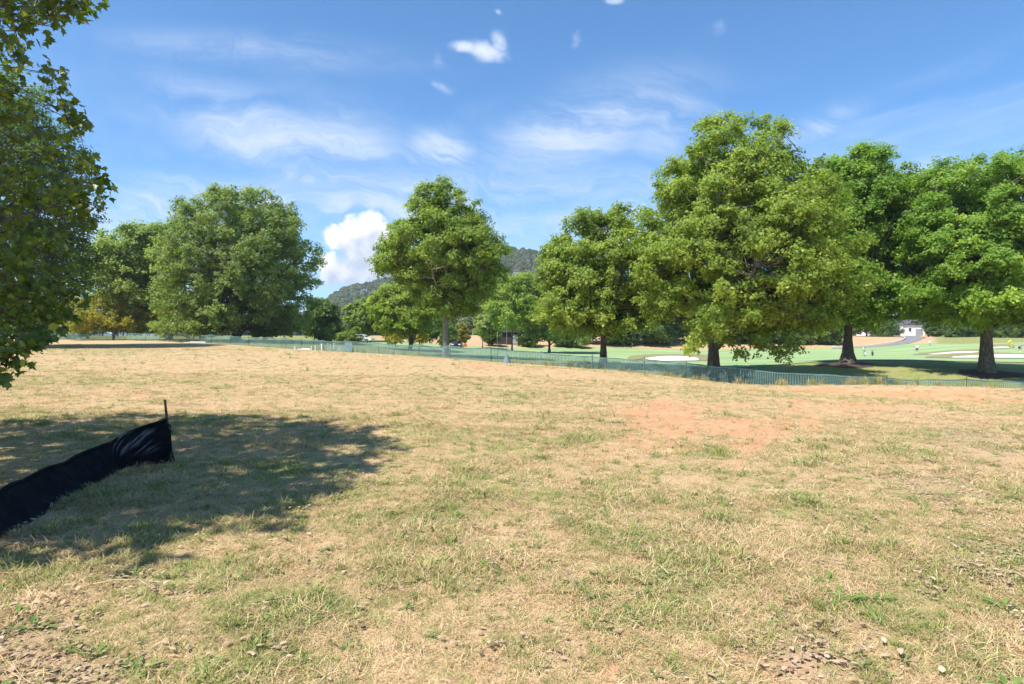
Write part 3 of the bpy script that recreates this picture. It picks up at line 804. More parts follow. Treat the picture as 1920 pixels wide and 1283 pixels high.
bg('dark tree behind the slim fenced trunk', 1130, 140, [(540, 1110, 1150), (560, 1090, 1180), (600, 1078, 1190), (640, 1085, 1185)], DARK, 107, tint_mu=0.55)
bg('dark tree behind the gap between slim trunk and largest oak', 1210, 142, [(535, 1190, 1235), (555, 1170, 1260), (600, 1160, 1270), (640, 1170, 1262)], DARK, 108, 18000, tint_mu=0.6)
bg('dark tree behind the left boughs of the largest oak', 1285, 146, [(545, 1265, 1310), (570, 1245, 1330), (605, 1240, 1335), (636, 1250, 1325)], OAK, 109, tint_mu=0.25)
bg('dark tree behind the trunk of the largest oak', 1370, 146, [(560, 1350, 1395), (580, 1330, 1415), (610, 1325, 1420), (640, 1335, 1412)], DARK, 110, tint_mu=0.55)
bg('dark tree behind the right boughs of the largest oak', 1450, 148, [(560, 1432, 1470), (580, 1412, 1492), (612, 1406, 1500), (642, 1415, 1490)], DARK, 111, tint_mu=0.6)
bg('dark tree left of the forked trunk', 1530, 148, [(555, 1510, 1555), (575, 1492, 1575), (612, 1485, 1582), (642, 1495, 1572)], OAK, 112, tint_mu=0.3)
bg('dark tree above the tan bank by the cart path', 1625, 190, [(565, 1605, 1650), (585, 1588, 1668), (612, 1582, 1672), (624, 1592, 1660)], DARK, 113, 14000, 0.5, cr=1.3, tint_mu=0.55)
bg('dark tree right of the cart path', 1775, 178, [(560, 1752, 1800), (580, 1735, 1818), (612, 1730, 1822), (628, 1742, 1815)], DARK, 114, 14000, 0.5, cr=1.3, tint_mu=0.5)
bg('dark tree behind the thick right hand trunk', 1862, 168, [(555, 1840, 1890), (575, 1820, 1910), (610, 1812, 1916), (634, 1822, 1905)], DARK, 115, 14000, 0.5, cr=1.3, tint_mu=0.5)
bg('dark tree at the right edge behind the bent golfer', 1950, 165, [(545, 1925, 1975), (570, 1905, 2000), (605, 1898, 2005), (634, 1908, 1995)], DARK, 116, 14000, 0.5, cr=1.3, tint_mu=0.5)
bg('grey green pine low at the left edge behind the fence', 45, 128, [(568, 20, 70), (585, 0, 95), (610, -10, 105), (630, -5, 100)], GREY, 117, 16000, 0.38, tint_mu=0.55, name='pine_tree')
SH = 'shrubs at the foot of the trees'
def shrub(label, u, d, v0, v1, hw, mat, seed, nl=4500, leaf=0.25, tm=0.5):
    tree('shrub', label, u, d, [(v0, u - hw * .35, u + hw * .35), (v0 + (v1 - v0) * .3, u - hw * .85, u + hw * .8), (v0 + (v1 - v0) * .65, u - hw, u + hw), (v1, u - hw * .8, u + hw * .85)],
         70, int(nl * 1.8), leaf * .9, 0.07, mat, seed, SH, clump_r=0.65, stems=4, limbs=5, tint_mu=tm, cat='shrub')
shrub('yellow orange shrub left of the dark spreading maple stems', 742, 92, 612, 643, 26, GOLD, 201, tm=0.7)
shrub('olive shrub under the round mid green tree', 655, 108, 618, 645, 24, YOAK, 202, tm=0.4)
shrub('small orange tinted shrub right of the spreading maple stems', 790, 92, 622, 645, 15, GOLD, 203, tm=0.85)
shrub('light green shrub at the foot of the dark round tree', 612, 100, 612, 640, 20, YOAK, 204, tm=0.35)
shrub('golden shrub right of the pale oak trunk', 868, 110, 606, 640, 14, GOLD, 205, tm=0.5)
shrub('low green shrub under the dome shaped tree', 500, 100, 606, 634, 34, OAK, 206, tm=0.4)
shrub('low green shrub between the dome shaped tree and golden tree', 380, 104, 604, 632, 32, OAK, 207, tm=0.35)
shrub('yellow green shrub beside the slim fenced trunk', 1090, 132, 624, 648, 22, YOAK, 208, tm=0.6)
shrub('dark shrub behind the pale oak trunk', 835, 105, 605, 645, 28, DARK, 209, tm=0.5)
shrub('dark shrub behind the pale maple stems', 790, 104, 600, 642, 34, DARK, 210, tm=0.5)
shrub('olive shrub low at the left edge below the pines', 140, 104, 606, 634, 26, OLIVEG, 211, tm=0.5)
# ---------------- understorey on the bank
for k, (u, d, v0, v1, hw, lab) in enumerate(((1165, 140, 600, 650, 36, 'dark bank shrub right of the slim fenced trunk'), (1235, 143, 605, 646, 34, 'dark bank shrub above the pale kerb line'),
        (1410, 145, 606, 648, 34, 'dark bank shrub right of the largest oak trunk'), (1490, 146, 604, 648, 36, 'dark bank shrub above the drooping oak bough'),
        (1555, 146, 604, 646, 30, 'dark bank shrub left of the forked trunk'), (1060, 134, 606, 648, 30, 'dark bank shrub left of the slim fenced trunk'),
        (1800, 158, 596, 636, 34, 'dark shrub in front of the pale van'), (1752, 176, 596, 632, 16, 'dark shrub just right of the cart path top'), (992, 133, 600, 648, 24, 'dark shrub right of the shed'), (922, 131, 600, 646, 20, 'dark shrub left of the shed'), (1925, 146, 596, 640, 30, 'dark shrub at the right edge beyond the flag'), (1660, 182, 598, 634, 30, 'dark shrub before the white house'), (1880, 150, 594, 640, 38, 'dark shrub right of the thick right hand trunk'))):
    shrub(lab, u, d, v0, v1, hw, DARK, 220 + k, 4500, 0.36, 0.55)

# ---------------- the near maple (leaves big enough to pick apart)
MAPLE = leaf_mat('maple_leaf', (0.060, 0.105, 0.020), (0.135, 0.200, 0.036), (0.30, 0.31, 0.055), trans=0.48, rough=0.38, spec=0.5, tcol=(1.7, 1.7, 0.55))
def maple_outline():
    half = [(0.0, -0.42), (0.14, -0.50), (0.30, -0.30), (0.50, -0.28), (0.40, -0.08), (0.66, 0.16), (0.40, 0.16), (0.36, 0.32), (0.20, 0.22), (0.14, 0.48)]
    return half + [(0.0, 0.72)] + [(-x, y) for x, y in half[:0:-1]]
OUTL = np.array(maple_outline())
def maple_leaf_verts(fold):
    v = [(0, 0, 0.0)] + [(x, y, fold * abs(x) + 0.10 * (y * y) * (-1 if y > 0 else 0.4)) for x, y in OUTL]
    return np.array(v)
def build_maple():
    rng = np.random.default_rng(5)
    bx, by = -9.9, 5.2; bz = gz(bx, by)
    root = tag(empty('maple_tree', (bx, by, bz)), 'near maple with large dark lobed leaves overhanging the left edge', 'tree')
    ev = [-140, -60, 0, 40, 75, 100, 135, 180, 250, 300, 345, 372, 410, 455, 500, 560, 585, 620, 648, 690, 750]
    eu = [900, 190, 165, 115, 50, 30, 80, 105, 130, 140, 168, 165, 135, 122, 115, 130, 108, 92, 40, 8, -60]
    C = []
    tries = 0
    while len(C) < 1000 and tries < 90000:
        tries += 1
        z = rng.uniform(1.25, 10.3); t = (z - 1.25) / 9.05
        Rm = 5.2 * math.sqrt(max(0, 1 - ((t - 0.38) / 0.66) ** 2)) if t > 0.38 else 5.2 * math.sqrt(max(0, 1 - ((0.38 - t) / 0.47) ** 2))
        th = rng.uniform(0, 2 * np.pi); f = rng.random() ** 0.42
        x, y = bx + math.cos(th) * Rm * f, by + math.sin(th) * Rm * f
        if y > 0.6:
            uu, vv = CU + F * x / y, CV - F * (z + bz - EYE) / y
            if uu > np.interp(vv, ev, eu) - 0.20 / y * F: continue
            if uu < -160 and vv > -100 and rng.random() < 0.35: continue
        elif x > -3.5: continue
        C.append((x - bx, y - by, z))
    for k in range(70):  # extra unseen clumps, added to spread the crown's shadow nearer the camera
        q = rand_dirs(rng, 1)[0] * rng.random() ** .4 * (1.5, 1.7, 1.3) + (-6.3, 3.1, 6.0); C.append((q[0] - bx, q[1] - by, q[2] - bz))
    for (u, v, d) in ((188, 355, 7.0), (172, 380, 7.1), (150, 395, 7.0), (178, 345, 7.1), (95, 140, 6.4), (118, 205, 6.5), (60, 30, 5.6), (100, 48, 5.7), (158, 8, 5.8), (135, 4, 5.7), (30, 62, 5.5), (16, 655, 5.6), (26, 664, 5.5), (8, 672, 5.5),
                      (140, 555, 7.2), (112, 590, 7.0), (146, 235, 6.6), (150, 310, 6.8), (100, 620, 6.6), (85, 600, 6.6), (60, 622, 6.2), (12, 640, 5.7), (40, 560, 6.4), (90, 560, 7), (20, 540, 6), (50, 500, 7), (100, 480, 7), (10, 590, 6), (40, 610, 6.5),
                      (60, 640, 6.0), (30, 470, 6.4), (70, 540, 6.6), (118, 530, 7.1), (10, 500, 5.9)):
        x, y, z = up(u, v, d); C.append((x - bx, y - by, z - bz))
    C = np.array(C); m = len(C)
    size = rng.uniform(0.34, 0.60, m)
    # trunk and limbs
    t = np.linspace(0, 1, 14); H = 8.6
    tp = np.column_stack([0.15 * np.sin(t * 5), 0.12 * np.cos(t * 4) - 0.12, t * H - 0.2 * (t == 0)]); tr = 0.17 * (1 - 0.85 * t) * (1 + 0.9 * np.exp(-t * H / 0.3))
    parts = [tube_np(tp[None], tr[None], 12)]; nodes = [np.column_stack([tp, tr])[2:]]
    for k in range(22):
        t0 = 0.12 + 0.8 * (k / 22); p0 = np.array([np.interp(t0, t, tp[:, j]) for j in range(3)]); r0 = np.interp(t0, t, tr) * 0.5
        th = k * 2.4; Lr = 4.2 * (1 - 0.62 * t0); p3 = p0 + np.array([math.cos(th) * Lr, math.sin(th) * Lr, 0.5 + 0.6 * t0 + rng.uniform(-.5, .6)])
        s = np.linspace(0, 1, 9)[:, None]
        P = p0 + (p3 - p0) * s + np.array([0, 0, 0.6]) * s * (1 - s) + rng.normal(0, 0.05, (9, 3)) * s
        rd = r0 * (1 - 0.85 * s[:, 0]) + 0.008
        parts.append(tube_np(P[None], rd[None], 6)); nodes.append(np.column_stack([P, rd])[1:])
    N = np.concatenate(nodes)
    j = np.linalg.norm(C[:, None] - N[None, :, :3], axis=2).argmin(1); A = N[j, :3]
    s = np.linspace(0, 1, 6)[None, :, None]
    P = A[:, None] + (C - A)[:, None] * s + np.array([0, 0, 1.0]) * s * (1 - s) * rng.uniform(-.1, .5, (m, 1, 1)) + rng.normal(0, .03, (m, 6, 3)) * s
    parts.append(tube_np(P, np.minimum(N[j, 3] * .5, .02)[:, None] * (1 - .75 * s[..., 0]) + .002, 5))
    # twigs inside each clump
    ns = 6
    sp = rand_dirs(rng, m * ns).reshape(m, ns, 3); sp[..., 2] *= 0.6
    tips = C[:, None] + sp * size[:, None, None]
    P0 = np.repeat(C[:, None], ns, 1).reshape(-1, 3); P1 = tips.reshape(-1, 3)
    tw = P1 + np.array([bx, by, bz]); ty = np.maximum(tw[:, 1], .3)
    okt = (tw[:, 1] < .6) | (CU + F * tw[:, 0] / ty < np.interp(CV - F * (tw[:, 2] - EYE) / ty, ev, eu) + 30)
    P0, P1 = P0[okt], P1[okt]
    s3 = np.linspace(0, 1, 3)[None, :, None]
    parts.append(tube_np(P0[:, None] + (P1 - P0)[:, None] * s3, np.broadcast_to(np.array([.004, .003, .0015]), (len(P0), 3)), 3))
    V, Fc = join_parts(parts)
    link('trunk', np_mesh('trunk', V, Fc, smooth=True), BARK, root)
    # leaves hang along the twigs
    per = 56
    ci = np.repeat(np.arange(m), per); n = len(ci); pk = rng.integers(0, ns, n)
    pos = C[ci] + sp[ci, pk] * size[ci][:, None] * (rng.random(n)[:, None] ** 0.7) + rng.normal(0, 0.05, (n, 3))
    side = sp[ci, pk] * (1, 1, 0.2) + rand_dirs(rng, n) * 0.7; side[:, 2] -= 0.75            # tips point outward and down
    side /= np.linalg.norm(side, axis=1)[:, None]
    nr = np.array([0, 0, 1.0]) + rand_dirs(rng, n) * 0.8
    xa = np.cross(side, nr); xa /= np.linalg.norm(xa, axis=1)[:, None]; na = np.cross(xa, side)
    size_l = rng.uniform(0.048, 0.092, n)
    pos_w = pos + np.array([bx, by, bz])
    y = pos_w[:, 1]; uu = CU + F * pos_w[:, 0] / np.maximum(y, .3); vv = CV - F * (pos_w[:, 2] - EYE) / np.maximum(y, .3)
    ok = (y < 0.6) | (uu < np.interp(vv, ev, eu) + 48)
    pos, side, na, xa, size_l, uu, vv, y, n = pos[ok], side[ok], na[ok], xa[ok], size_l[ok], uu[ok], vv[ok], y[ok], int(ok.sum())
    inview = (y > 1) & (uu > 5) & (uu < 210) & (vv > 5) & (vv < 720)
    score = np.where(inview, size_l / np.maximum(y, .5), -1)
    big = np.argsort(-score)[:300]
    seen = (y > .8) & (uu > -60) & (vv > -60)
    isbig = np.zeros(n, bool); isbig[big] = True
    rest = np.nonzero(seen & ~isbig)[0]; hid = np.nonzero(~seen & ~isbig & (rng.random(n) < .45))[0]
    tint = np.clip(rng.beta(2, 3.2, n), 0, 1); tint[rng.random(n) < 0.05] = 1.0
    # joined foliage
    k = len(OUTL) + 1
    base = [maple_leaf_verts(f) for f in (0.25, -0.1, 0.45)]
    B = np.stack(base)[rng.integers(0, 3, len(rest))]
    sc = size_l[rest][:, None, None]
    Vt = pos[rest][:, None] + sc * (B[..., :1] * xa[rest][:, None] + B[..., 1:2] * side[rest][:, None] + B[..., 2:] * na[rest][:, None])
    tri = np.array([(0, 1 + i, 1 + (i + 1) % (k - 1)) for i in range(k - 1)])
    Fc = (np.arange(len(rest))[:, None, None] * k + tri[None]).reshape(-1, 3)
    o = link('foliage', np_mesh('foliage', Vt.reshape(-1, 3), Fc, attrs={'tint': np.repeat(tint[rest], k)}), MAPLE, root); o['kind'] = 'stuff'
    V, Fc, tt = leaf_quads(pos[hid], na[hid], 0.16, rng, width=.9, tint=tint[hid])
    o = link('outer_foliage', np_mesh('outer_foliage', V, Fc, attrs={'tint': tt}), MAPLE, root); o['kind'] = 'stuff'
    # the 300 leaves that show largest, one object each
    meshes = []
    for f in range(3):
        for q in range(5):
            me = np_mesh('leaf', base[f], tri, attrs={'tint': np.full(k, (0.08, 0.28, 0.45, 0.62, 0.95)[q])}); me.materials.append(MAPLE); meshes.append(me)
    for i in big:
        q = int(np.clip(tint[i] * 5, 0, 4)); me = meshes[int(rng.integers(0, 3)) * 5 + q]
        lf = bpy.data.objects.new('leaf', me); COL.objects.link(lf); lf.parent = root
        M = Matrix(np.column_stack([xa[i], side[i], na[i]]).tolist()).to_4x4()
        s_ = float(size_l[i])
        lf.matrix_local = Matrix.Translation(Vector(pos[i])) @ M @ Matrix.Diagonal((s_, s_, s_, 1))
build_maple()

# ---------------- mulch rings at the feet of the fairway trees
MULCH = plain('mulch', (0.060, 0.038, 0.026), 0.95, var=0.4, scale=14, bump=0.6)
for (u, d, rx, ry, h, lab) in ((1590, 53, 2.3, 2.0, 0.22, 'dark mulch mound round the forked trunk'), (1850, 46, 2.0, 1.8, 0.16, 'dark mulch ring round the thick right hand trunk'),
                          (1131, 51, 1.6, 1.4, 0.10, 'dark mulch ring round the slim fenced trunk'), (1338, 44, 1.6, 1.4, 0.08, 'dark mulch ring round the largest oak trunk')):
    bx, by, _ = at(u, d); V = [(bx, by)]; nr, na_ = 8, 36
    for i in range(1, nr + 1):
        for k in range(na_):
            a = 2 * math.pi * k / na_; w = 1 + 0.14 * math.sin(3 * a + u) + 0.08 * math.sin(5 * a)
            V.append((bx + math.cos(a) * rx * i / nr * w + (0.9 * (i / nr) if u == 1850 else 0) * max(0, math.cos(a + 0.6)), by + math.sin(a) * ry * i / nr * w))
    V = np.array(V); fr = np.concatenate([[0], np.repeat(np.arange(1, nr + 1) / nr, na_)])
    z = terrain(V[:, 0], V[:, 1]) + h * (1 - fr ** 1.5) + 0.05 * (1 - fr) - 0.02 * fr + (fbm(V[:, 0] * 6, V[:, 1] * 6, 3) - .5) * .08 * (1 - fr)+0.03
    f = [(0, 1 + k, 1 + (k + 1) % na_) for k in range(na_)]
    f += [(1 + (i - 1) * na_ + k, 1 + i * na_ + k, 1 + i * na_ + (k + 1) % na_, 1 + (i - 1) * na_ + (k + 1) % na_) for i in range(1, nr) for k in range(na_)]
    me = bpy.data.meshes.new('mulch_bed'); me.from_pydata(np.column_stack([V, z]).tolist(), [], f); me.update()
    tag(link('mulch_bed', me, MULCH), lab, 'mulch', kind='structure')
# ------------------------------------------------------------------ instancing of uncountable stuff
def scatter(name, label, cat, pts, rot, scl, idx, sources, tint=None):
    """pts (n,3), rot (n,3), scl (n,), idx (n,) -> one object whose geometry nodes place the source meshes"""
    coll = bpy.data.collections.new(name + '_pieces')
    for i, me in enumerate(sources):
        coll.objects.link(bpy.data.objects.new('%s_piece_%02d' % (name, i), me))
    me = bpy.data.meshes.new(name)
    me.vertices.add(len(pts)); me.vertices.foreach_set('co', np.asarray(pts, np.float32).ravel())
    a = me.attributes.new('rot', 'FLOAT_VECTOR', 'POINT'); a.data.foreach_set('vector', np.asarray(rot, np.float32).ravel())
    a = me.attributes.new('scl', 'FLOAT', 'POINT'); a.data.foreach_set('value', np.asarray(scl, np.float32))
    a = me.attributes.new('idx', 'INT', 'POINT'); a.data.foreach_set('value', np.asarray(idx, np.int32))
    me.update()
    g = bpy.data.node_groups.new(name + '_nodes', 'GeometryNodeTree')
    g.interface.new_socket('Geometry', in_out='INPUT', socket_type='NodeSocketGeometry')
    g.interface.new_socket('Geometry', in_out='OUTPUT', socket_type='NodeSocketGeometry')
    N = g.nodes.new; L = g.links.new
    gi, go = N('NodeGroupInput'), N('NodeGroupOutput')
    ci = N('GeometryNodeCollectionInfo'); ci.inputs['Collection'].default_value = coll
    ci.inputs['Separate Children'].default_value = True; ci.inputs['Reset Children'].default_value = True
    ip = N('GeometryNodeInstanceOnPoints'); ip.inputs['Pick Instance'].default_value = True
    def na(nm, t):
        q = N('GeometryNodeInputNamedAttribute'); q.data_type = t; q.inputs['Name'].default_value = nm
        return [s for s in q.outputs if s.enabled and s.name == 'Attribute'][0]
    L(gi.outputs[0], ip.inputs['Points']); L(ci.outputs[0], ip.inputs['Instance'])
    L(na('idx', 'INT'), ip.inputs['Instance Index'])
    er = N('FunctionNodeEulerToRotation'); L(na('rot', 'FLOAT_VECTOR'), er.inputs[0]); L(er.outputs[0], ip.inputs['Rotation'])
    L(na('scl', 'FLOAT'), ip.inputs['Scale']); L(ip.outputs[0], go.inputs[0])
    o = link(name, me)
    md = o.modifiers.new('scatter', 'NODES'); md.node_group = g
    return tag(o, label, cat, kind='stuff')

# ------------------------------------------------------------------ the wooded hill far behind
HU = [300, 480, 560, 610, 650, 700, 760, 850, 950, 1010, 1100, 1250, 1400, 1550, 1700]
HV = [640, 625, 612, 588, 563, 548, 533, 505, 481, 488, 515, 568, 605, 628, 640]
def hill_z(x, y):
    u = CU + F * x / np.maximum(y, 1); top = np.interp(u, HU, HV)
    z = (CV - top) / F * 980
    return 2 + z * sstep(430, 1000, y) * (1 - 0.5 * sstep(1050, 1700, y)) + (fbm(x * .006, y * .006, 88, 4) - .5) * 26 * sstep(450, 700, y) * np.clip(z / 60, 0, 1) - 6 * (1 - sstep(400, 470, y))
def build_hill():
    us = np.linspace(300, 1700, 140); ds = np.linspace(400, 1500, 70)
    Um, D = np.meshgrid(us, ds); X = (Um - CU) / F * D
    Z = hill_z(X, D)
    n, m = D.shape; idx = np.arange(n * m).reshape(n, m)
    f = np.stack([idx[:-1, :-1], idx[:-1, 1:], idx[1:, 1:], idx[1:, :-1]], -1).reshape(-1, 4)
    mt = plain('forest_floor', (0.05, 0.06, 0.025), 0.95, var=0.3, scale=0.05)
    tag(link('hill', np_mesh('hill', np.stack([X, D, Z], -1).reshape(-1, 3), f, smooth=True), mt), 'wooded hill rising far behind the fairway', 'hill', kind='structure')
    rng = np.random.default_rng(9)
    fm = []
    for q, (c1, c2, c3) in enumerate((((0.06, 0.085, 0.027), (0.115, 0.15, 0.043), (0.2, 0.23, 0.075)), ((0.045, 0.07, 0.025), (0.085, 0.12, 0.04), (0.14, 0.18, 0.062)),
                                      ((0.07, 0.085, 0.025), (0.13, 0.14, 0.04), (0.2, 0.19, 0.06)))):
        fm.append(leaf_mat('far_leaf_%d' % q, c1, c2, c3, trans=0.25))
    src = []
    for k in range(6):
        nl = 800; d = rand_dirs(rng, nl); d[:, 2] = np.abs(d[:, 2]) * 1.1 - 0.25
        lump = 1 + 0.22 * np.sin(d[:, 0] * 5 + k) * np.cos(d[:, 1] * 4 - k)
        p = d * (rng.random(nl) ** 0.3 * lump)[:, None] * (4.2, 4.2, 5.0); p[:, 2] += 6.0
        V, Fc, tt = leaf_quads(p, d + rand_dirs(rng, nl) * .5 + (0, 0, .4), 1.5, rng, width=.8, tint=np.clip(rng.normal(.5, .2, nl), 0, 1))
        tb, tf = tube_np(np.array([[[0, 0, -1.5], [0, 0, 3], [0.2, 0, 7]]]), np.array([[.35, .25, .1]]), 5)
        me = np_mesh('far_tree', np.concatenate([V, tb]), np.concatenate([Fc, tf[:, :3] + len(V), tf[:, [0, 2, 3]] + len(V)]), attrs={'tint': np.concatenate([tt, np.zeros(len(tb))])})
        me.materials.append(fm[k % 3]); src.append(me)
    n = 11000
    u = rng.uniform(330, 1650, n); d = np.sqrt(rng.uniform(470 ** 2, 1120 ** 2, n))
    x = (u - CU) / F * d; z = hill_z(x, d)
    ok = (z > 4)
    for (hu, hd, w) in HILL_HOUSES:
        ok &= ~((np.abs(u - hu) < w / 2 + 4) & (d > hd - 60) & (d < hd + 12))
    x, d, z = x[ok], d[ok], z[ok]; n = len(x)
    scatter('hillside_woods', 'dense far off woods covering the hill', 'woods', np.column_stack([x, d, z - .5]), np.column_stack([np.zeros(n), np.zeros(n), rng.uniform(0, 6.28, n)]),
            rng.uniform(.7, 1.6, n), rng.integers(0, 6, n), src)
    far_woods(src)
def far_woods(src):
    rng = np.random.default_rng(19); n = 700
    u = rng.uniform(-500, 2450, n); d = rng.uniform(215, 330, n); x = (u - CU) / F * d
    ok = ~((u > 1610) & (u < 1745) & (d < 235))
    x, d = x[ok], d[ok]; n = len(x)
    scatter('distant_woods', 'low dark line of far off trees on the horizon', 'woods', np.column_stack([x, d, terrain(x, d) - 1.0]), np.column_stack([np.zeros(n), np.zeros(n), rng.uniform(0, 6.28, n)]),
            rng.uniform(.6, 1.25, n), rng.integers(0, 6, n), src)
HILL_HOUSES = [(685, 900, 12), (968, 760, 24), (990, 700, 14)]
build_hill()
STUCCO = plain('house_stucco', (0.42, 0.37, 0.31), 0.9, var=0.1)
STONE = plain('house_stone', (0.30, 0.27, 0.235), 0.9, var=0.25, scale=0.8)
ROOF_D = plain('dark_shingle', (0.085, 0.08, 0.078), 0.9, var=0.2)
ROOF_B = plain('brown_shingle', (0.16, 0.12, 0.09), 0.9, var=0.2)
GLASS = plain('window_glass', (0.03, 0.04, 0.05), 0.08, var=0.1)
WHITE = plain('white_paint', (0.76, 0.75, 0.72), 0.6, var=0.04)
GREYP = plain('grey_paint', (0.30, 0.31, 0.32), 0.6, var=0.08)
def house(name, label, loc, w, d, h, rh, wallm, roofm, wins, rz=0.0, doors=(), cat='house', group=None):
    root = tag(empty(name, loc, rz), label, cat, group)
    MB().box((0, 0, h / 2 - 1), (w, d, h + 2)).build('wall', wallm, root)
    e = 0.45
    rf = MB().prism([(-w / 2 - e, h + .003), (w / 2 + e, h + .003), (w / 2 + e, h + .16), (0, h + rh), (-w / 2 - e, h + .16)], -d / 2 - e, d / 2 + e)
    ro = rf.build('roof', roofm, root)
    MB().box((w * .22, d * .1, h + rh * .85), (.7, .7, rh * .9)).build('chimney', STONE, ro)
    for (x, z, ww, wh) in wins:
        fr = MB().box((x, -d / 2 - .03, z), (ww + .24, .12, wh + .24)).build('window', WHITE, root)
        MB().box((x, -d / 2 - .075, z), (ww, .06, wh)).build('pane', GLASS, fr)
    for (x, ww, wh, m) in doors:
        dr = MB().box((x, -d / 2 - .03, wh / 2), (ww, .12, wh)).build('door', m, root)
        MB().box((x + ww * .36, -d / 2 - .11, wh * .48), (.06, .06, .14)).build('handle', GREYP, dr)
    return root
def on_hill(u, d): x = (u - CU) / F * d; return (x, d, float(hill_z(np.array([x]), np.array([d]))[0]))
HG = 'houses on the wooded hill'
house('hill_house', 'small pale roofed house on the far left ridge line', (lambda p: (p[0], p[1], p[2] + 4))(on_hill(685, 900)), 12, 9, 6, 3, STUCCO, ROOF_D, [(-3.5, 3.5, 1.8, 2), (0, 3.5, 1.8, 2), (3.5, 3.5, 1.8, 2)], 0.2, group=HG)
house('hill_house', 'wide stone house high on the hill right of the pyramid shaped oak', (lambda p: (p[0], p[1], p[2] + .2))(on_hill(968, 760)), 13, 9, 5.5, 3, STONE, ROOF_B, [(-4.5, 2.6, 1.6, 2), (-1.5, 2.6, 1.6, 2), (1.5, 2.6, 1.6, 2), (4.5, 2.6, 1.6, 2)], -0.15, group=HG)
house('hill_house', 'dark roofed house lower on the hill beside the grey green tree', (lambda p: (p[0], p[1], p[2] + 2))(on_hill(990, 700)), 9, 8, 5.5, 3, STUCCO, ROOF_D, [(-2.6, 2.6, 2, 2), (2.6, 2.6, 2, 2)], 0.1, group=HG)

# ------------------------------------------------------------------ green net fence
def build_fence():
    q = np.array([(t[0], t[1]) for t in FENCE], float)
    uu = np.linspace(-120, 2080, 600); dd = np.interp(uu, q[:, 0], q[:, 1])
    for _ in range(40): dd[1:-1] = (dd[:-2] + 2 * dd[1:-1] + dd[2:]) / 4
    X, Y = (uu - CU) / F * dd, dd
    s = np.concatenate([[0], np.cumsum(np.hypot(np.diff(X), np.diff(Y)))])
    n = 41
    S = np.linspace(0, s[-1], n); rng = np.random.default_rng(4)
    S[1:-1] += rng.uniform(-.7, .7, n - 2)
    PX, PY = np.interp(S, s, X), np.interp(S, s, Y)
    PZ = terrain(PX, PY)
    root = tag(empty('net_fence', (PX[0], PY[0], PZ[0])), 'long green plastic net fence on thin posts between field and golf course', 'fence')
    off = Vector((PX[0], PY[0], PZ[0]))
    nm, nt, b = new_mat('green_net')
    nn = noise(nt, coord(nt), 0.8, 4)
    c = mixc(nt, nn.sm(.3, .7), (0.12, 0.225, 0.21), (0.19, 0.31, 0.29))
    nt.links.new(c.s, b.inputs['Base Color']); b.inputs['Roughness'].default_value = 0.5
    tr = nt.nodes.new('ShaderNodeBsdfTranslucent'); nt.links.new(c.s, tr.inputs[0])
    mx = nt.nodes.new('ShaderNodeMixShader'); mx.inputs[0].default_value = 0.4
    nt.links.new(b.outputs[0], mx.inputs[1]); nt.links.new(tr.outputs[0], mx.inputs[2]); nt.links.new(mx.outputs[0], nt.nodes['Material Output'].inputs['Surface'])
    pm = plain('green_post', (0.035, 0.065, 0.05), 0.6, 0.3)
    H = 1.1
    tops = H * rng.uniform(0.90, 1.04, n)
    for i in range(n):
        lean = rng.normal(0, .03, 2)
        p0 = Vector((PX[i], PY[i], PZ[i] - .25)) - off; p1 = Vector((PX[i] + lean[0], PY[i] + lean[1], PZ[i] + tops[i] + .10)) - off
        m = MB().tube([p0, p1], 0.022, 5)
        m.box(tuple(p0 + (p1 - p0) * .98), (.05, .012, .08))
        m.build('post', pm, root)
    for i in range(n - 1):
        nr, nc = 11, 34
        ts = []; w = 1.0 / nc
        for k in range(nc): ts += [k * w, k * w + w * .34]
        ts.append(1.0); hs = []
        for k in range(nr): hs += [k / nr, k / nr + .34 / nr]
        hs += [1.0 - .02, 1.0]
        hs = sorted(set(hs)); T = np.array(ts); Hh = np.array(hs)
        sx = S[i] + (S[i + 1] - S[i]) * T; gx, gy = np.interp(sx, s, X), np.interp(sx, s, Y); gzv = terrain(gx, gy)
        sag = 0.16 * rng.uniform(.2, 1.0); top = tops[i] + (tops[i + 1] - tops[i]) * T - sag * 4 * T * (1 - T) * (0.5 + 0.5 * np.sin(T * 9 + i)) * .6 - sag * 2.2 * T * (1 - T)
        ph = rng.uniform(0, 6, 3)
        bx = np.sin(T * 11 + ph[0]) * .05; by = np.sin(T * 8 + ph[1]) * .05
        A = Hh[:, None]
        Vx = gx[None] + bx[None] * (1 - abs(2 * A - 1)) + 0 * A; Vy = gy[None] + by[None] * (1 - abs(2 * A - 1)) + 0 * A
        Vz = gzv[None] + .02 + (top[None] - .02) * A
        V = np.stack([Vx, Vy, Vz], -1).reshape(-1, 3) - np.array(off)
        nH, nT = len(hs), len(ts); idx = np.arange(nH * nT).reshape(nH, nT)
        f = np.stack([idx[:-1, :-1], idx[:-1, 1:], idx[1:, 1:], idx[1:, :-1]], -1)
        rr, cc = np.meshgrid(np.arange(nH - 1), np.arange(nT - 1), indexing='ij')
        keep = (rr % 2 == 0) | (cc % 2 == 0) | (rr >= nH - 3)
        link('net_panel', np_mesh('net_panel', V, f[keep]), nm, root)
    # a doubled piece of net near the white stakes
    px, py, pz = at(654, 57.3)
    m = MB(); m.box((px - off.x, py - off.y - .1, pz - off.z + .50), (.68, .02, .86))
    m.build('net_patch', plain('pale_net', (0.16, 0.25, 0.26), .6), root)['label'] = 'paler grey green doubled piece of net'
build_fence()

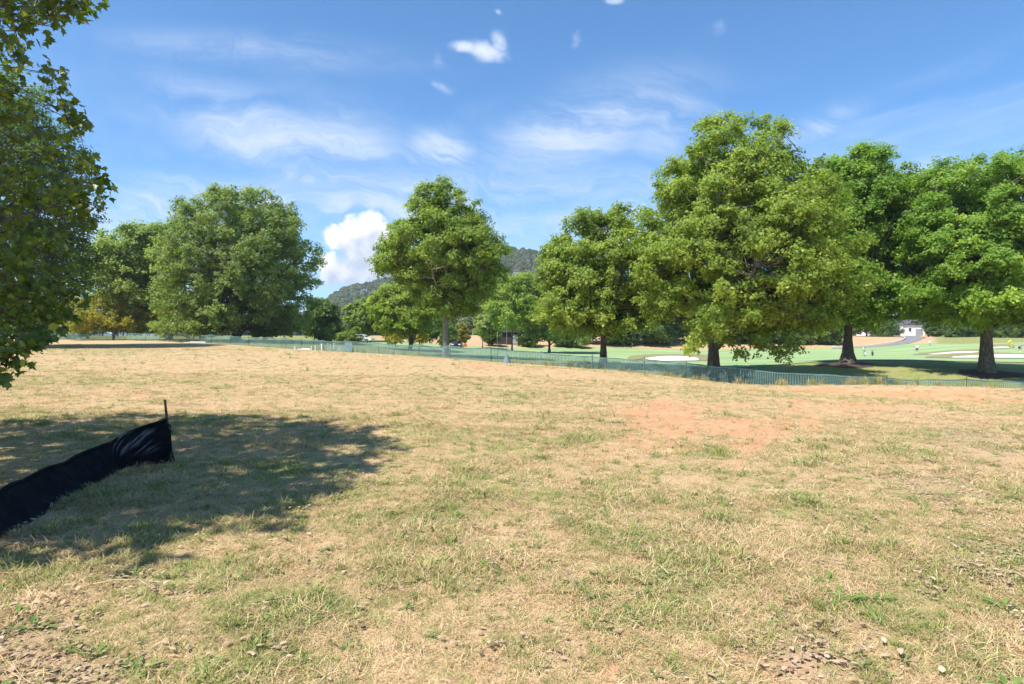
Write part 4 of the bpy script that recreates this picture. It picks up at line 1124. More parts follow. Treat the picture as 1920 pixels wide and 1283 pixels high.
# thin pole with a cone of net at its foot, and a shorter one beside it
GALV = plain('galvanised', (0.22, 0.23, 0.24), .5, .4)
x, y, z = at(950, 49.0)
r = tag(empty('net_pole', (x, y, z)), 'thin tall pole with a cone of grey net tied at its foot', 'pole')
MB().tube([(0, 0, -.3), (0, 0, 1.7), (.03, 0, 3.6)], [.03, .026, .016], 7).build('pole', GALV, r)
m = MB(); ring = [(math.cos(a) * .33 * (1 + .2 * math.sin(5 * a)), math.sin(a) * .3, -.03) for a in np.linspace(0, 2 * math.pi, 17)[:-1]]
m.add(ring + [(math.cos(a) * .035, math.sin(a) * .035, .78) for a in np.linspace(0, 2 * math.pi, 17)[:-1]], [(k, (k + 1) % 16, 16 + (k + 1) % 16, 16 + k) for k in range(16)])
m.build('net_cone', plain('grey_net', (0.13, 0.19, 0.21), .7), r)
x, y, z = at(933, 50.5)
r = tag(empty('marker_rod', (x, y, z)), 'short thin rod standing left of the net coned pole', 'rod')
MB().tube([(0, 0, -.3), (0, 0, 2.4)], [.016, .012], 6).build('rod', GALV, r)
MB().tube([(0, 0, 2.4), (0, 0, 2.47)], [.03, .02], 6).build('cap', WHITE, r)

# white stakes behind the fence
for k, (u, hh, wdt, lab) in enumerate(((553, .28, .09, 'leftmost and lowest white stake behind the fence'), (584, .34, .10, 'second white stake from the left behind the fence'), (591, .42, .10, 'third white stake from the left behind the fence'),
        (603, .62, .13, 'white stake left of the close pair behind the fence'), (614, .70, .15, 'tallest white stake behind the fence'),
        (619.5, .66, .13, 'white stake right beside the tallest one behind the fence'), (626, .72, .14, 'white stake with flared foot, right of the close pair'), (636, .42, .32, 'broad white twin stake at the right end of the row'))):
    x, y, z = at(u, 60.2)
    r = tag(empty('white_stake', (x, y, z)), lab, 'stake', 'white stakes behind the fence')
    m = MB().box((0, 0, hh * .5 - .1), (wdt * .62, .08, hh + .2))
    if k == 7: m = MB().box((-.1, 0, hh * .5 - .1), (.10, .08, hh + .2)); m.box((.1, 0, hh * .5 - .1), (.10, .081, hh + .18)); m.box((0, 0, hh * .35), (.14, .06, .1))
    m.build('stake', WHITE, r); MB().box((0, 0, hh + .03), (wdt, .11, .08)).build('cap', WHITE, r)
    if k in (5, 6): MB().box((0, 0, .06), (wdt * 1.5, .13, .12)).build('foot', WHITE, r)
# pale boards lying by the fence
for (u, d, ln, lab) in ((366, 77.2, 2.6, 'pale board lying flat at the fence foot below the dome shaped tree'), (570, 60.0, 1.2, 'short pale board lying left of the white stakes')):
    x, y, z = at(u, d)
    o = MB().box((0, 0, .06), (ln, .35, .07)).box((ln * .12, .1, .13), (ln * .7, .2, .06)).build('board', WHITE); o.location = (x, y, z + .03); o.rotation_euler = (0, 0.01, .12)
    tag(o, lab, 'board')

# ------------------------------------------------------------------ cars, barrel, shed, houses beyond the course
def car(name, label, loc, rz, paint, van=False):
    r = tag(empty(name, loc, rz), label, 'van' if van else 'car')
    if van: side = [(-2.2, .3), (2.3, .3), (2.3, .95), (1.75, 1.15), (1.2, 1.95), (-2.1, 2.0), (-2.2, .9)]
    else: side = [(-2.1, .3), (2.15, .3), (2.18, .72), (1.1, .92), (.45, 1.42), (-1.05, 1.45), (-1.75, 1.0), (-2.12, .95)]
    MB().prism(side, -.88, .88).build('body', paint, r)
    gl = [(.98, .96), (.42, 1.36), (-1.0, 1.38), (-1.55, 1.02)] if not van else [(1.62, 1.2), (1.16, 1.85), (-.2, 1.88), (-.2, 1.2)]
    MB().prism(gl, -.885, .885).build('side_window', GLASS, r)
    a, b_ = (gl[0], gl[1])
    wsv = [(a[0] + .09, -.72, a[1] + .01), (a[0] + .09, .72, a[1] + .01), (b_[0] + .09, .62, b_[1] + .0), (b_[0] + .09, -.62, b_[1] + .0)]
    MB().add(wsv, [(0, 1, 2, 3)]).build('windscreen', GLASS, r)
    for sx in (-1.32, 1.32):
        for sy in (-.8, .8):
            w = MB().tube([(sx, sy - .11, .32), (sx, sy + .11, .32)], .32, 14).build('wheel', plain('tyre', (.02, .02, .02), .8), r)
            MB().tube([(sx, sy - .125, .32), (sx, sy + .125, .32)], .18, 10).build('rim', GALV, w)
    hx = 2.18 if not van else 2.32
    for sy in (-.62, .62): MB().box((hx, sy, .68), (.06, .42, .2)).build('headlight', WHITE, r)
    return r
x, y, z = at(857, 112); car('parked_car', 'dark parked car facing the field under the pyramid shaped oak', (x, y, z), R(-90), plain('dark_car_paint', (.02, .022, .026), .3))
x, y, z = at(678, 112); car('parked_car', 'white parked car half hidden by shrubs beyond the white stakes', (x, y, z), R(-8), plain('white_car_paint', (.7, .7, .7), .3))
x, y, z = at(1792, 168); car('parked_van', 'pale van parked under the dark trees right of the cart path', (x, y, z), R(188), plain('pale_car_paint', (.55, .62, .72), .3), True)
x, y, z = at(872, 121)
r = tag(empty('orange_barrel', (x, y, z + .0)), 'small orange red drum in the shade right of the pale oak trunk', 'barrel')
OR = plain('orange_plastic', (.72, .09, .035), .5)
MB().lathe([(.36, 0), (.36, .08), (.30, .1), (.29, .5), (.27, .52), (.26, .95), (.18, 1.0), (.05, 1.02)], 16).build('drum', OR, r)
MB().lathe([(.285, .62), (.283, .74)], 16).build('band', WHITE, r)
MB().tube([(-.1, 0, 1.0), (-.08, 0, 1.1), (.08, 0, 1.1), (.1, 0, 1.0)], .02, 6).build('handle', OR, r)
x, y, z = at(955, 137)
house('shed', 'low dark shed with one pale door in the trees right of the net coned pole', (x, y, z - .1), 8.5, 4, 2.5, 1.2, plain('dark_boards', (.035, .03, .028), .9, var=.3), ROOF_D,
      [], doors=((1.2, 1.3, 2.05, plain('pale_door', (.34, .36, .33), .7)),), cat='shed')
x, y, z = at(965, 134); o = MB().box((0, 0, .1), (1.7, .9, .3)).box((0, -.5, .0), (1.7, .5, .2)).build('step', plain('pale_stone', (.5, .46, .4), .9)); o.location = (x, y, z); tag(o, 'pale stone step in front of the shed door', 'step')
x, y, z = at(1648, 206)
house('white_house', 'white house glimpsed under the branches left of the cart path', (x, y, z), 11, 8, 4.2, 2.6, WHITE, ROOF_D, [(-3.6, 1.9, 1.3, 1.7), (-.6, 1.9, 1.3, 1.7)], doors=((3.3, 2.4, 2.3, GREYP),))
x, y, z = at(1712, 212)
house('white_house', 'white garage glimpsed at the top of the cart path', (x, y, z), 9, 7, 3.6, 2.0, WHITE, ROOF_D, [(-3.4, 2.0, .8, 1.2)], doors=((-.2, 2.4, 2.2, GREYP), (2.7, 2.0, 2.2, plain('beige_door', (.5, .44, .36), .7))))

# ------------------------------------------------------------------ golf: people, bags, flag, box
SKIN = plain('skin', (.46, .27, .19), .5, var=.06)
def skin_obj(name, V, edges, rad, mat, parent, lvl=2, rootv=0):
    me = bpy.data.meshes.new(name); me.from_pydata(V, edges, []); me.update(); me.materials.append(mat)
    o = bpy.data.objects.new(name, me); COL.objects.link(o); o.parent = parent
    md = o.modifiers.new('skin', 'SKIN'); md.use_smooth_shade = True
    for i, rr in enumerate(rad):
        sv = me.skin_vertices[0].data[i]; sv.radius = (rr, rr) if not isinstance(rr, tuple) else rr; sv.use_root = (i == rootv)
    sb = o.modifiers.new('subdivision', 'SUBSURF'); sb.levels = lvl; sb.render_levels = lvl
    return o
def person(label, loc, rz, bend, shirt, shorts, cap, scale=1.0):
    """golfer in local coordinates facing +x, bent forward at the hips by bend radians, hands together low in front"""
    r = tag(empty('person', loc, rz), label, 'person'); r.scale = (scale,) * 3
    ca, sa = math.cos(bend), math.sin(bend)
    def T(x, y, z):  # above the hips: rotate about the hip axis
        dx, dz = x, z - .92; return (dx * ca + dz * sa, y, .92 - dx * sa + dz * ca)
    V = [(0, 0, .92), T(0, 0, 1.12), T(.01, 0, 1.34), T(0, 0, 1.47), T(.02, 0, 1.54), T(.05, 0, 1.66), T(.04, 0, 1.74)]
    E_ = [(i, i + 1) for i in range(6)]; rd = [(.16, .13), (.15, .11), (.17, .115), .075, .06, (.085, .10), .07]
    hands = T(.42, 0, .98)
    V.append(T(.145, 0, 1.645)); E_.append((5, 7)); rd.append(.018)     # nose
    for sy in (-1, 1):
        b = len(V)
        el = Vector(T(.20, sy * .23, 1.14)); sh = T(0, sy * .19, 1.43); hd = Vector((hands[0], sy * .05, hands[2]))
        V += [sh, tuple(el), tuple(hd), tuple(hd + Vector((.03, -sy * .01, -.06)))]; E_ += [(2, b), (b, b + 1), (b + 1, b + 2), (b + 2, b + 3)]; rd += [.062, .045, .032, .034]
        for q, (fl, fy) in enumerate(((.075, -.015), (.085, 0), (.08, .014), (.065, .026))):          # curled fingers
            c = len(V); V += [tuple(hd + Vector((.045, -sy * fy, -.09))), tuple(hd + Vector((.02 - fl * .2, -sy * fy, -.09 - fl * .55)))]; E_ += [(b + 3, c), (c, c + 1)]; rd += [.010, .008]
        c = len(V); V += [tuple(hd + Vector((.055, -sy * .03, -.05))), tuple(hd + Vector((.06, -sy * .03, -.09)))]; E_ += [(b + 3, c), (c, c + 1)]; rd += [.012, .010]
        b = len(V); V += [(-.01, sy * .10, .84), (.06, sy * .14, .48), (0, sy * .16, .09), (.14, sy * .17, .03)]; E_ += [(0, b), (b, b + 1), (b + 1, b + 2), (b + 2, b + 3)]; rd += [.095, .06, .042, .036]
        ear = len(V); V.append(T(.04, sy * .098, 1.655)); E_.append((5, ear)); rd.append(.022)
    skin_obj('body', V, E_, rd, SKIN, r)
    V = [T(0, 0, .98), T(0, 0, 1.14), T(.01, 0, 1.34), T(0, 0, 1.46)]; E_ = [(0, 1), (1, 2), (2, 3)]; rd = [(.185, .155), (.18, .145), (.20, .145), .095]
    for sy in (-1, 1):
        b = len(V); V += [T(0, sy * .20, 1.425), T(.12, sy * .235, 1.25)]; E_ += [(2, b), (b, b + 1)]; rd += [.085, .078]
    skin_obj('shirt', V, E_, rd, shirt, r)
    V = [T(0, 0, 1.0), (0, 0, .90)]; E_ = [(0, 1)]; rd = [(.175, .145), (.185, .15)]
    for sy in (-1, 1):
        b = len(V); V += [(0, sy * .105, .80), (.05, sy * .14, .55)]; E_ += [(1, b), (b, b + 1)]; rd += [.115, .095]
    skin_obj('shorts', V, E_, rd, shorts, r)
    for sy in (-1, 1):
        skin_obj('shoe', [(-.06, sy * .165, .045), (.06, sy * .17, .04), (.19, sy * .175, .035)], [(0, 1), (1, 2)], [.05, .052, .04], WHITE, r)
    skin_obj('cap', [T(.0, 0, 1.735), T(.08, 0, 1.73), T(.2, 0, 1.705)], [(0, 1), (1, 2)], [(.10, .085), (.09, .06), (.06, .012)], cap, r)
    return r, hands
NAVY = plain('navy_cloth', (.03, .04, .12), .9); DGREY = plain('dark_cloth', (.035, .04, .05), .9); PALE = plain('pale_cloth', (.55, .60, .66), .9); GRY = plain('grey_cloth', (.22, .25, .29), .9)
x, y, z = at(1719, 115)
p, hands = person('golfer in white shirt and navy shorts bent over the ball on the fairway', (x, y, z + .04), R(35), .55, PALE, NAVY, DGREY)
CLUB = plain('club_steel', (.3, .3, .31), .3, .8)
def club(label, parent_loc, rz, hands, tip):
    r = tag(empty('golf_club', parent_loc, rz), label, 'golf club')
    MB().tube([hands, tip], [.012, .006], 6).build('shaft', CLUB, r)
    MB().tube([(hands[0] - .04, hands[1], hands[2] + .14), (hands[0], hands[1], hands[2] - .06)], .016, 6).build('grip', DGREY, r)
    MB().box((tip[0] + .03, tip[1], tip[2]), (.09, .04, .05)).build('head', CLUB, r)
club('golf club held by the golfer in white shirt', (x, y, z + .04), R(35), (hands[0], 0, hands[2]), (hands[0] + .5, 0, .03))
x, y, z = at(1911, 101)
p, hands = person('golfer in grey shirt and dark shorts bending down at the right edge near the flag', (x, y, z + .04), R(-10), 1.05, GRY, DGREY, PALE)
club('putter held by the bending golfer at the right edge', (x, y, z + .04), R(-10), (hands[0], 0, hands[2]), (hands[0] + .25, 0, .03))
def bag(label, loc, rz, h, bodym, trim, covers, tilt):
    r = tag(empty('golf_bag', loc, rz), label, 'golf bag', 'golf bags on the fairway'); r.rotation_euler = (tilt, 0, rz)
    MB().lathe([(.13, 0), (.145, .04), (.14, h * .3), (.125, h * .55), (.15, h * .62), (.155, h * .66), (.14, h * .67)], 14).build('bag_body', bodym, r, True)
    pk = MB().lathe([(.05, .1), (.115, .16), (.12, h * .36), (.06, h * .42)], 10, (0, -.10, 0)).build('pocket', trim, r, True)
    MB().tube([(0, -.2, .2), (0, -.215, h * .35)], .008, 5).build('zip', DGREY, pk)
    MB().tube([(.1, .1, h * .6), (.2, .12, h * .45), (.18, .1, h * .25), (.11, .08, h * .15)], .018, 6).build('strap', trim, r)
    for s_ in (-1, 1): MB().tube([(s_ * .05, .1, h * .6), (s_ * .22, .42, .0)], .009, 5).build('leg', CLUB, r)
    for q in range(7):
        a = q * .9; px, py = math.cos(a) * .085, math.sin(a) * .085
        hh = h * (.82 + .16 * ((q * 37) % 5) / 5)
        MB().tube([(px, py, h * .55), (px * 1.3, py * 1.3, hh)], .007, 5).build('club_shaft', CLUB, r)
        if covers and q < 4: MB().lathe([(.02, -.14), (.045, -.08), (.06, 0), (.05, .05), (.01, .075)], 10, (px * 1.4, py * 1.4, hh)).build('head_cover', covers, r, True)
        else: MB().box((px * 1.3 + .03, py * 1.3, hh), (.09, .03, .06)).build('club_head', CLUB if not covers else DGREY, r)
x, y, z = at(1622, 95); bag('larger grey and white golf bag with white head covers standing on the fairway', (x, y, z + .05), R(20), 1.42, GRY, WHITE, WHITE, R(-6))
x, y, z = at(1636, 101); bag('smaller black golf bag standing right of the white covered one', (x, y, z + .05), R(-15), 1.0, DGREY, DGREY, None, R(-8))
x, y, z = at(1896, 100)
YEL = plain('yellow_flag', (.72, .58, .03), .7)
r = tag(empty('flagstick', (x, y, z)), 'yellow golf flag on a thin stick at the right edge', 'flag')
MB().tube([(0, 0, -.1), (0, 0, 2.15)], .018, 6).build('pole', YEL, r)
m = MB(); cols = 9; V = []
for k in range(cols):
    t = k / (cols - 1); a = .62 * t
    for hgt in (0, .5, 1): V.append((-a * .8, .06 * math.sin(t * 7) * t, 2.13 - (1 - hgt) * .46 - .20 * t))
m.add(V, [(k * 3 + j, (k + 1) * 3 + j, (k + 1) * 3 + j + 1, k * 3 + j + 1) for k in range(cols - 1) for j in range(2)])
fo = m.build('flag', YEL, r, True); fo.modifiers.new('thickness', 'SOLIDIFY').thickness = .006
x, y, z = at(1743, 133)
r = tag(empty('course_box', (x, y, z)), 'small pale box on a post beside the cart path', 'box')
MB().tube([(0, 0, -.2), (0, 0, .5)], .05, 8).build('post', GALV, r); bo = MB().lathe([(.2, .45), (.24, .5), (.24, .85), (.2, .9)], 12).build('box', plain('pale_box', (.5, .6, .66), .5), r)
MB().lathe([(.26, .86), (.26, .92), (.08, 1.0)], 12).build('lid', WHITE, bo)

# ------------------------------------------------------------------ black silt fence in the foreground
def build_silt():
    rng = np.random.default_rng(12)
    base = [(330, 862), (312, 868), (265, 873), (218, 881), (153, 914), (87, 948), (44, 972), (0, 1001), (-120, 1080), (-320, 1230)]
    B = np.array([ground_hit(u, v) for u, v in base[1:]])
    tt = np.linspace(0, 1, len(B)); q = np.linspace(0, 1, 90)
    X, Y = np.interp(q, tt, B[:, 0]), np.interp(q, tt, B[:, 1])
    for _ in range(12):
        X[1:-1] = (X[:-2] + 2 * X[1:-1] + X[2:]) / 4; Y[1:-1] = (Y[:-2] + 2 * Y[1:-1] + Y[2:]) / 4
    Z = terrain(X, Y)
    s = np.concatenate([[0], np.cumsum(np.hypot(np.diff(X), np.diff(Y)))])
    hgt = np.interp(s, [0, .35, .7, 1.7, 2.4, 3.3, 5.5], [.58, .46, .37, .30, .29, .31, .34]) 
    lean = np.interp(s, [0, .3, 1.2, 2.2, 4.0], [0.0, -.02, -.08, -.14, -.14])
    root = tag(empty('silt_fence', (X[0], Y[0], Z[0])), 'sagging black fabric silt fence on a wooden stake in the left foreground', 'silt fence')
    off = np.array((X[0], Y[0], Z[0]))
    m, nt, b = new_mat('black_fabric')
    p = coord(nt); gx, gy, gz_ = sep(nt, p)
    n1 = noise(nt, vec(nt, gx, gy * 1.0, gz_ * 1.0), 9.0, 5, .65)
    # diagonal pale scuffs near the stake
    sc = noise(nt, vec(nt, gx * 3, (gy - gz_ * 1.15) * 17.0, (gy + gz_) * 1.2), 1.0, 4, .6)
    zone = gy.sm(-.62, -.40) * (1.0 - gy.sm(-.16, -.04)) * gz_.sm(.12, .26) * (1.0 - gz_.sm(.42, .50))
    dust = noise(nt, p, 2.5, 4, .6).sm(.55, .8) * .25
    c = mixc(nt, n1.sm(.35, .7), (.004, .004, .006), (.012, .012, .016))
    c = mixc(nt, zone * sc.sm(.52, .62) * .8, c, (.13, .14, .155)); c = mixc(nt, dust * .3, c, (.10, .085, .075))
    nt.links.new(c.s, b.inputs['Base Color']); b.inputs['Roughness'].default_value = .85; b.inputs['Specular IOR Level'].default_value = .12
    wv = noise(nt, p, 14.0, 4, .6)
    bn = nt.nodes.new('ShaderNodeBump'); bn.inputs['Strength'].default_value = .5; bn.inputs['Distance'].default_value = .03
    nt.links.new(wv.s, bn.inputs['Height']); nt.links.new(bn.outputs[0], b.inputs['Normal'])
    nr = 14; V = []
    N = len(X)
    for i in range(N):
        for k in range(nr):
            a = k / (nr - 1)
            wob = (fbm(np.array([s[i] * 3.0]), np.array([a * 2.0]), 66, 3)[0] - .5) * .07 + .01 * math.sin(s[i] * 9 + a * 5)
            belly = math.sin(a * math.pi) * .05
            flare = .16 * (1 - a) ** 3
            V.append((X[i] + lean[i] * a + wob * (1 - abs(2 * a - 1)) + belly + flare * min(1, s[i]), Y[i] + .04 * math.sin(s[i] * 6 + a * 4) * a * min(1, s[i] * 2), Z[i] - .04 + (hgt[i] + .04) * a))
    V = np.array(V) - off; idx = np.arange(N * nr).reshape(N, nr)
    f = np.stack([idx[:-1, :-1], idx[:-1, 1:], idx[1:, 1:], idx[1:, :-1]], -1).reshape(-1, 4)
    fo = link('fabric', np_mesh('fabric', V, f, smooth=True), m, root); md = fo.modifiers.new('thickness', 'SOLIDIFY'); md.thickness = .006
    # rolled top hem
    top = V.reshape(N, nr, 3)[:, -1]
    he, fe = tube_np((top + (0.004, 0, -.012))[None], np.full((1, N), .022), 8)
    link('hem', np_mesh('hem', he, fe, smooth=True), m, root)
    # stake
    x0, y0 = 0.0, 0.035
    st = MB(); zt = EYE - (750 - CV) / F * Y[0] - off[2]
    st.tube([(x0 + .05, y0, -.25), (x0 + .03, y0, .25), (x0 - .01, y0, .55), (x0 - .04, y0, zt)], [.022, .021, .019, .016], 6)
    st.build('stake', plain('weathered_stake', (.10, .062, .045), .9, var=.35, scale=18, bump=.4), root)
    # torn end: strips flapping past the stake
    for k in range(9):
        z1 = .50 - k * .055; ln = (.02, .03, .04, .05, .06, .075, .085, .09, .08)[k]
        P = [(0.01, 0.02, z1), (.02 + ln * .35, .05, z1 - .03 - .01 * k), (.02 + ln * .75, .03, z1 - .09 - .012 * k), (.02 + ln, .01, max(.0, z1 - .17 - .015 * k))]
        mm = MB(); w = .05
        vs = [(px, py + .01 * math.sin(k + j), pz + sgn * w * (1 - j * .26)) for j, (px, py, pz) in enumerate(P) for sgn in (-.5, .5)]
        mm.add(vs, [(2 * j, 2 * j + 2, 2 * j + 3, 2 * j + 1) for j in range(3)])
        so = mm.build('torn_strip', m, root); so.modifiers.new('thickness', 'SOLIDIFY').thickness = .004
build_silt()

# ------------------------------------------------------------------ grass, dead leaves, weeds
def var_mat(name, cols, rough=.7, trans=.25, spec=.2):
    """blade colour: per-instance random and per-blade tint run through the list of colours"""
    m, nt, b = new_mat(name)
    oi = nt.nodes.new('ShaderNodeObjectInfo'); rnd = E(nt, oi.outputs['Random']); t = attr(nt, 'tint')
    k = (rnd * .55 + t * .6 - .07).cl()
    n = nt.nodes.new('ShaderNodeValToRGB'); nt.links.new(k.s, n.inputs[0])
    el = n.color_ramp.elements
    for i, c in enumerate(cols):
        e = el[i] if i < 2 else el.new(1.0)
        e.position = i / (len(cols) - 1); e.color = (*c, 1)
    c = E(nt, n.outputs[0]); nt.links.new(c.s, b.inputs['Base Color']); b.inputs['Roughness'].default_value = rough; b.inputs['Specular IOR Level'].default_value = spec
    tr = nt.nodes.new('ShaderNodeBsdfTranslucent'); nt.links.new(c.s, tr.inputs[0])
    mx = nt.nodes.new('ShaderNodeMixShader'); mx.inputs[0].default_value = trans
    nt.links.new(b.outputs[0], mx.inputs[1]); nt.links.new(tr.outputs[0], mx.inputs[2]); nt.links.new(mx.outputs[0], nt.nodes['Material Output'].inputs['Surface'])
    return m
STRAW = var_mat('straw_blade', [(.36, .22, .115), (.58, .40, .215), (.72, .53, .30), (.82, .65, .40)], .75, .2)
GRASS = var_mat('green_blade', [(.16, .205, .042), (.24, .295, .065), (.34, .39, .105), (.50, .46, .19)], .55, .35, .35)
OLIVE = var_mat('olive_blade', [(.26, .225, .09), (.36, .31, .13), (.48, .41, .20), (.58, .49, .27)], .65, .3)
BROAD = var_mat('broad_weed', [(.085, .15, .035), (.13, .21, .045), (.19, .28, .065), (.26, .34, .10)], .5, .3, .4)
DEAD = var_mat('dead_leaf', [(.17, .105, .06), (.31, .205, .12), (.43, .315, .20), (.54, .42, .29)], .8, .1)
def blades(rng, nb, spread, hmin, hmax, tmin, tmax, w, bend):
    a = rng.uniform(0, 2 * np.pi, nb); r0 = spread * np.sqrt(rng.random(nb)); b = rng.uniform(0, 2 * np.pi, nb)
    p0 = np.column_stack([np.cos(b) * r0, np.sin(b) * r0, np.full(nb, -.008)])
    h = rng.uniform(hmin, hmax, nb); ti = rng.uniform(tmin, tmax, nb); dirh = np.column_stack([np.cos(a), np.sin(a), np.zeros(nb)])
    sd = np.column_stack([-np.sin(a), np.cos(a), np.zeros(nb)]); ww = (w * rng.uniform(.6, 1.3, nb))[:, None]
    P = [p0]
    for k in range(1, 4):
        ang = np.minimum(ti + bend * (k - 1) * rng.uniform(.3, 1.2, nb), 1.75)
        P.append(P[-1] + (h / 3)[:, None] * (dirh * np.sin(ang)[:, None] + np.array([0, 0, 1.0]) * np.cos(ang)[:, None]))
    for k in (1, 2, 3): P[k][:, 2] = np.maximum(P[k][:, 2], .003)
    V = np.stack([P[0] - sd * ww, P[0] + sd * ww, P[1] - sd * ww * .95, P[1] + sd * ww * .95, P[2] - sd * ww * .65, P[2] + sd * ww * .65, P[3]], 1).reshape(-1, 3)
    i = np.arange(nb)[:, None] * 7
    f = np.concatenate([i + t for t in ((0, 1, 3), (0, 3, 2), (2, 3, 5), (2, 5, 4), (4, 5, 6))])
    return V, f, np.repeat(rng.random(nb), 7)
def broad_leaf_geo(rng, nleaf, ln, wd):
    V, Fc, T = [], [], []
    for k in range(nleaf):
        a = k * 2.4 + rng.uniform(-.3, .3); L = ln * rng.uniform(.6, 1.15); e = rng.uniform(.15, .9)
        d = np.array([math.cos(a), math.sin(a), 0]); s = np.array([-math.sin(a), math.cos(a), 0]); b = len(V); t = rng.random()
        for j, (q, w) in enumerate(((0, .12), (.25, .55), (.55, 1.0), (.8, .75), (1.0, .05))):
            z = math.sin(e) * L * q - .55 * L * q * q * math.sin(e) + .004
            c = d * L * q * math.cos(e * .6) + np.array([0, 0, z])
            V += [c - s * wd * w * L + (0, 0, .12 * wd * L * w), c + np.array([0, 0, -.04 * L * w]), c + s * wd * w * L + (0, 0, .12 * wd * L * w)]; T += [t] * 3
        for j in range(4):
            for c2 in (0, 1):
                o_ = b + j * 3 + c2; Fc += [(o_, o_ + 1, o_ + 4), (o_, o_ + 4, o_ + 3)]
    return np.array(V), np.array(Fc), np.array(T)
def build_grass():
    rng = np.random.default_rng(21)
    src = []
    def put(g, mat):
        me = np_mesh('clump', g[0], g[1], attrs={'tint': g[2]}); me.materials.append(mat); src.append(me)
    for k in range(5): put(blades(rng, 34, .13, .04, .12, 1.05, 1.55, .0016, .15), STRAW)          # 0-4 flattened straw
    for k in range(4): put(blades(rng, 24, .08, .03, .07, .5, 1.4, .0017, .35), STRAW)           # 5-8 upright straw
    for k in range(5): put(blades(rng, 26, .08, .03, .085, .4, 1.35, .0024, .45), GRASS)           # 9-13 green tuft
    for k in range(4): put(blades(rng, 28, .09, .03, .085, .3, 1.35, .0020, .35), OLIVE)           # 14-17 olive tuft
    for k in range(3): put(broad_leaf_geo(rng, 6, .085, .13), BROAD)                             # 18-20 small rosettes
    for k in range(2): put(blades(rng, 30, .05, .06, .15, .2, 1.1, .0030, .5), GRASS)            # 21-22 tall green tuft
    def cand(n, d0, d1, umin=-260, umax=2180):
        u = rng.uniform(umin, umax, n); d = np.sqrt(rng.uniform(d0 * d0, d1 * d1, n)); return (u - CU) / F * d, d
    PX, PY, ID, SCL = [], [], [], []
    for (n, d0, d1, s0) in ((32000, 1.6, 6.5, 1.0), (44000, 6.5, 14, 1.1), (46000, 14, 28, 1.35), (40000, 28, 70, 1.9)):
        x, y = cand(n, d0, d1)
        lim = fence_depth(x, y) - .4
        g, c, l, r = cover(x, y)
        q = rng.random(n)
        keep = (y < lim) & (q < (1.0 - .85 * sstep(.22, .7, c) - .45 * l) * (.62 + .6 * sstep(.3, .62, fbm(x * 1.1, y * 1.1, 93, 4))))
        x, y, g, c, l = x[keep], y[keep], g[keep], c[keep], l[keep]; k = len(x)
        t = rng.random(k); pg = .13 + .52 * g; po = .26 + .12 * g
        idx = np.where(t < pg, rng.integers(9, 14, k), np.where(t < pg + po, rng.integers(14, 18, k), np.where(rng.random(k) < .78, rng.integers(0, 5, k), rng.integers(5, 9, k))))
        br = rng.random(k) < .012 + .02 * g; idx = np.where(br & (y < 14), rng.integers(18, 21, k), idx)
        tl = rng.random(k) < .006 + .025 * g; idx = np.where(tl, rng.integers(21, 23, k), idx)
        PX.append(x); PY.append(y); ID.append(idx); SCL.append(s0 * rng.uniform(.55, 1.2, k) * (.75 + .6 * sstep(.4, .75, fbm(x * 1.6, y * 1.6, 97, 3))))
    x, y, idx, scl = map(np.concatenate, (PX, PY, ID, SCL)); n = len(x)
    scatter('grass', 'short dry and green grass covering the field', 'grass', np.column_stack([x, y, terrain(x, y)]),
            np.column_stack([rng.normal(0, .12, n), rng.normal(0, .12, n), rng.uniform(0, 6.28, n)]), scl, idx, src)
    # dead leaves
    ls = []
    for k in range(5):
        V, Fc, T = [], [], []
        for q in range(12):
            c = np.array([rng.normal(0, .09), rng.normal(0, .09), .008 + .012 * rng.random()]); a = rng.uniform(0, 6.28); ca, sa = math.cos(a), math.sin(a); L = rng.uniform(.010, .026); b = len(V); cu = rng.uniform(-.6, 1.6)
            for (px, py) in ((-1, 0), (-.4, .5), (.4, .45), (1, 0), (.35, -.5), (-.45, -.45)):
                V.append(c + L * np.array([px * ca - py * sa, px * sa + py * ca, abs(py) * cu + px * px * .25 * cu])); T.append(0)
            Fc += [(b, b + 1, b + 5), (b + 1, b + 2, b + 4), (b + 1, b + 4, b + 5), (b + 2, b + 3, b + 4)]
            T[-6:] = [rng.random()] * 6
        me = np_mesh('dead_leaf_clump', np.array(V), np.array(Fc), attrs={'tint': np.array(T)}); me.materials.append(DEAD); ls.append(me)
    X, Y = [], []
    for (n, d0, d1) in ((14000, 1.8, 8), (16000, 8, 20)):
        x, y = cand(n, d0, d1); g, c, l, r = cover(x, y); k = rng.random(n) < l * .55 + .025; X.append(x[k]); Y.append(y[k])
    x, y = np.concatenate(X), np.concatenate(Y); n = len(x)
    scatter('fallen_leaves', 'scattered brown and grey dead leaves on the field', 'leaf litter', np.column_stack([x, y, terrain(x, y)]),
            np.column_stack([rng.normal(0, .1, n), rng.normal(0, .1, n), rng.uniform(0, 6.28, n)]), rng.uniform(.6, 1.2, n), rng.integers(0, 5, n), ls)
    # weeds along the fence foot
    ws = []
    for k in range(3):
        me_ = blades(rng, 30, .12, .25, .75, .05, .55, .010, .3); me = np_mesh('weed_clump', me_[0], me_[1], attrs={'tint': me_[2]}); me.materials.append(OLIVE if k else GRASS); ws.append(me)
    P = []
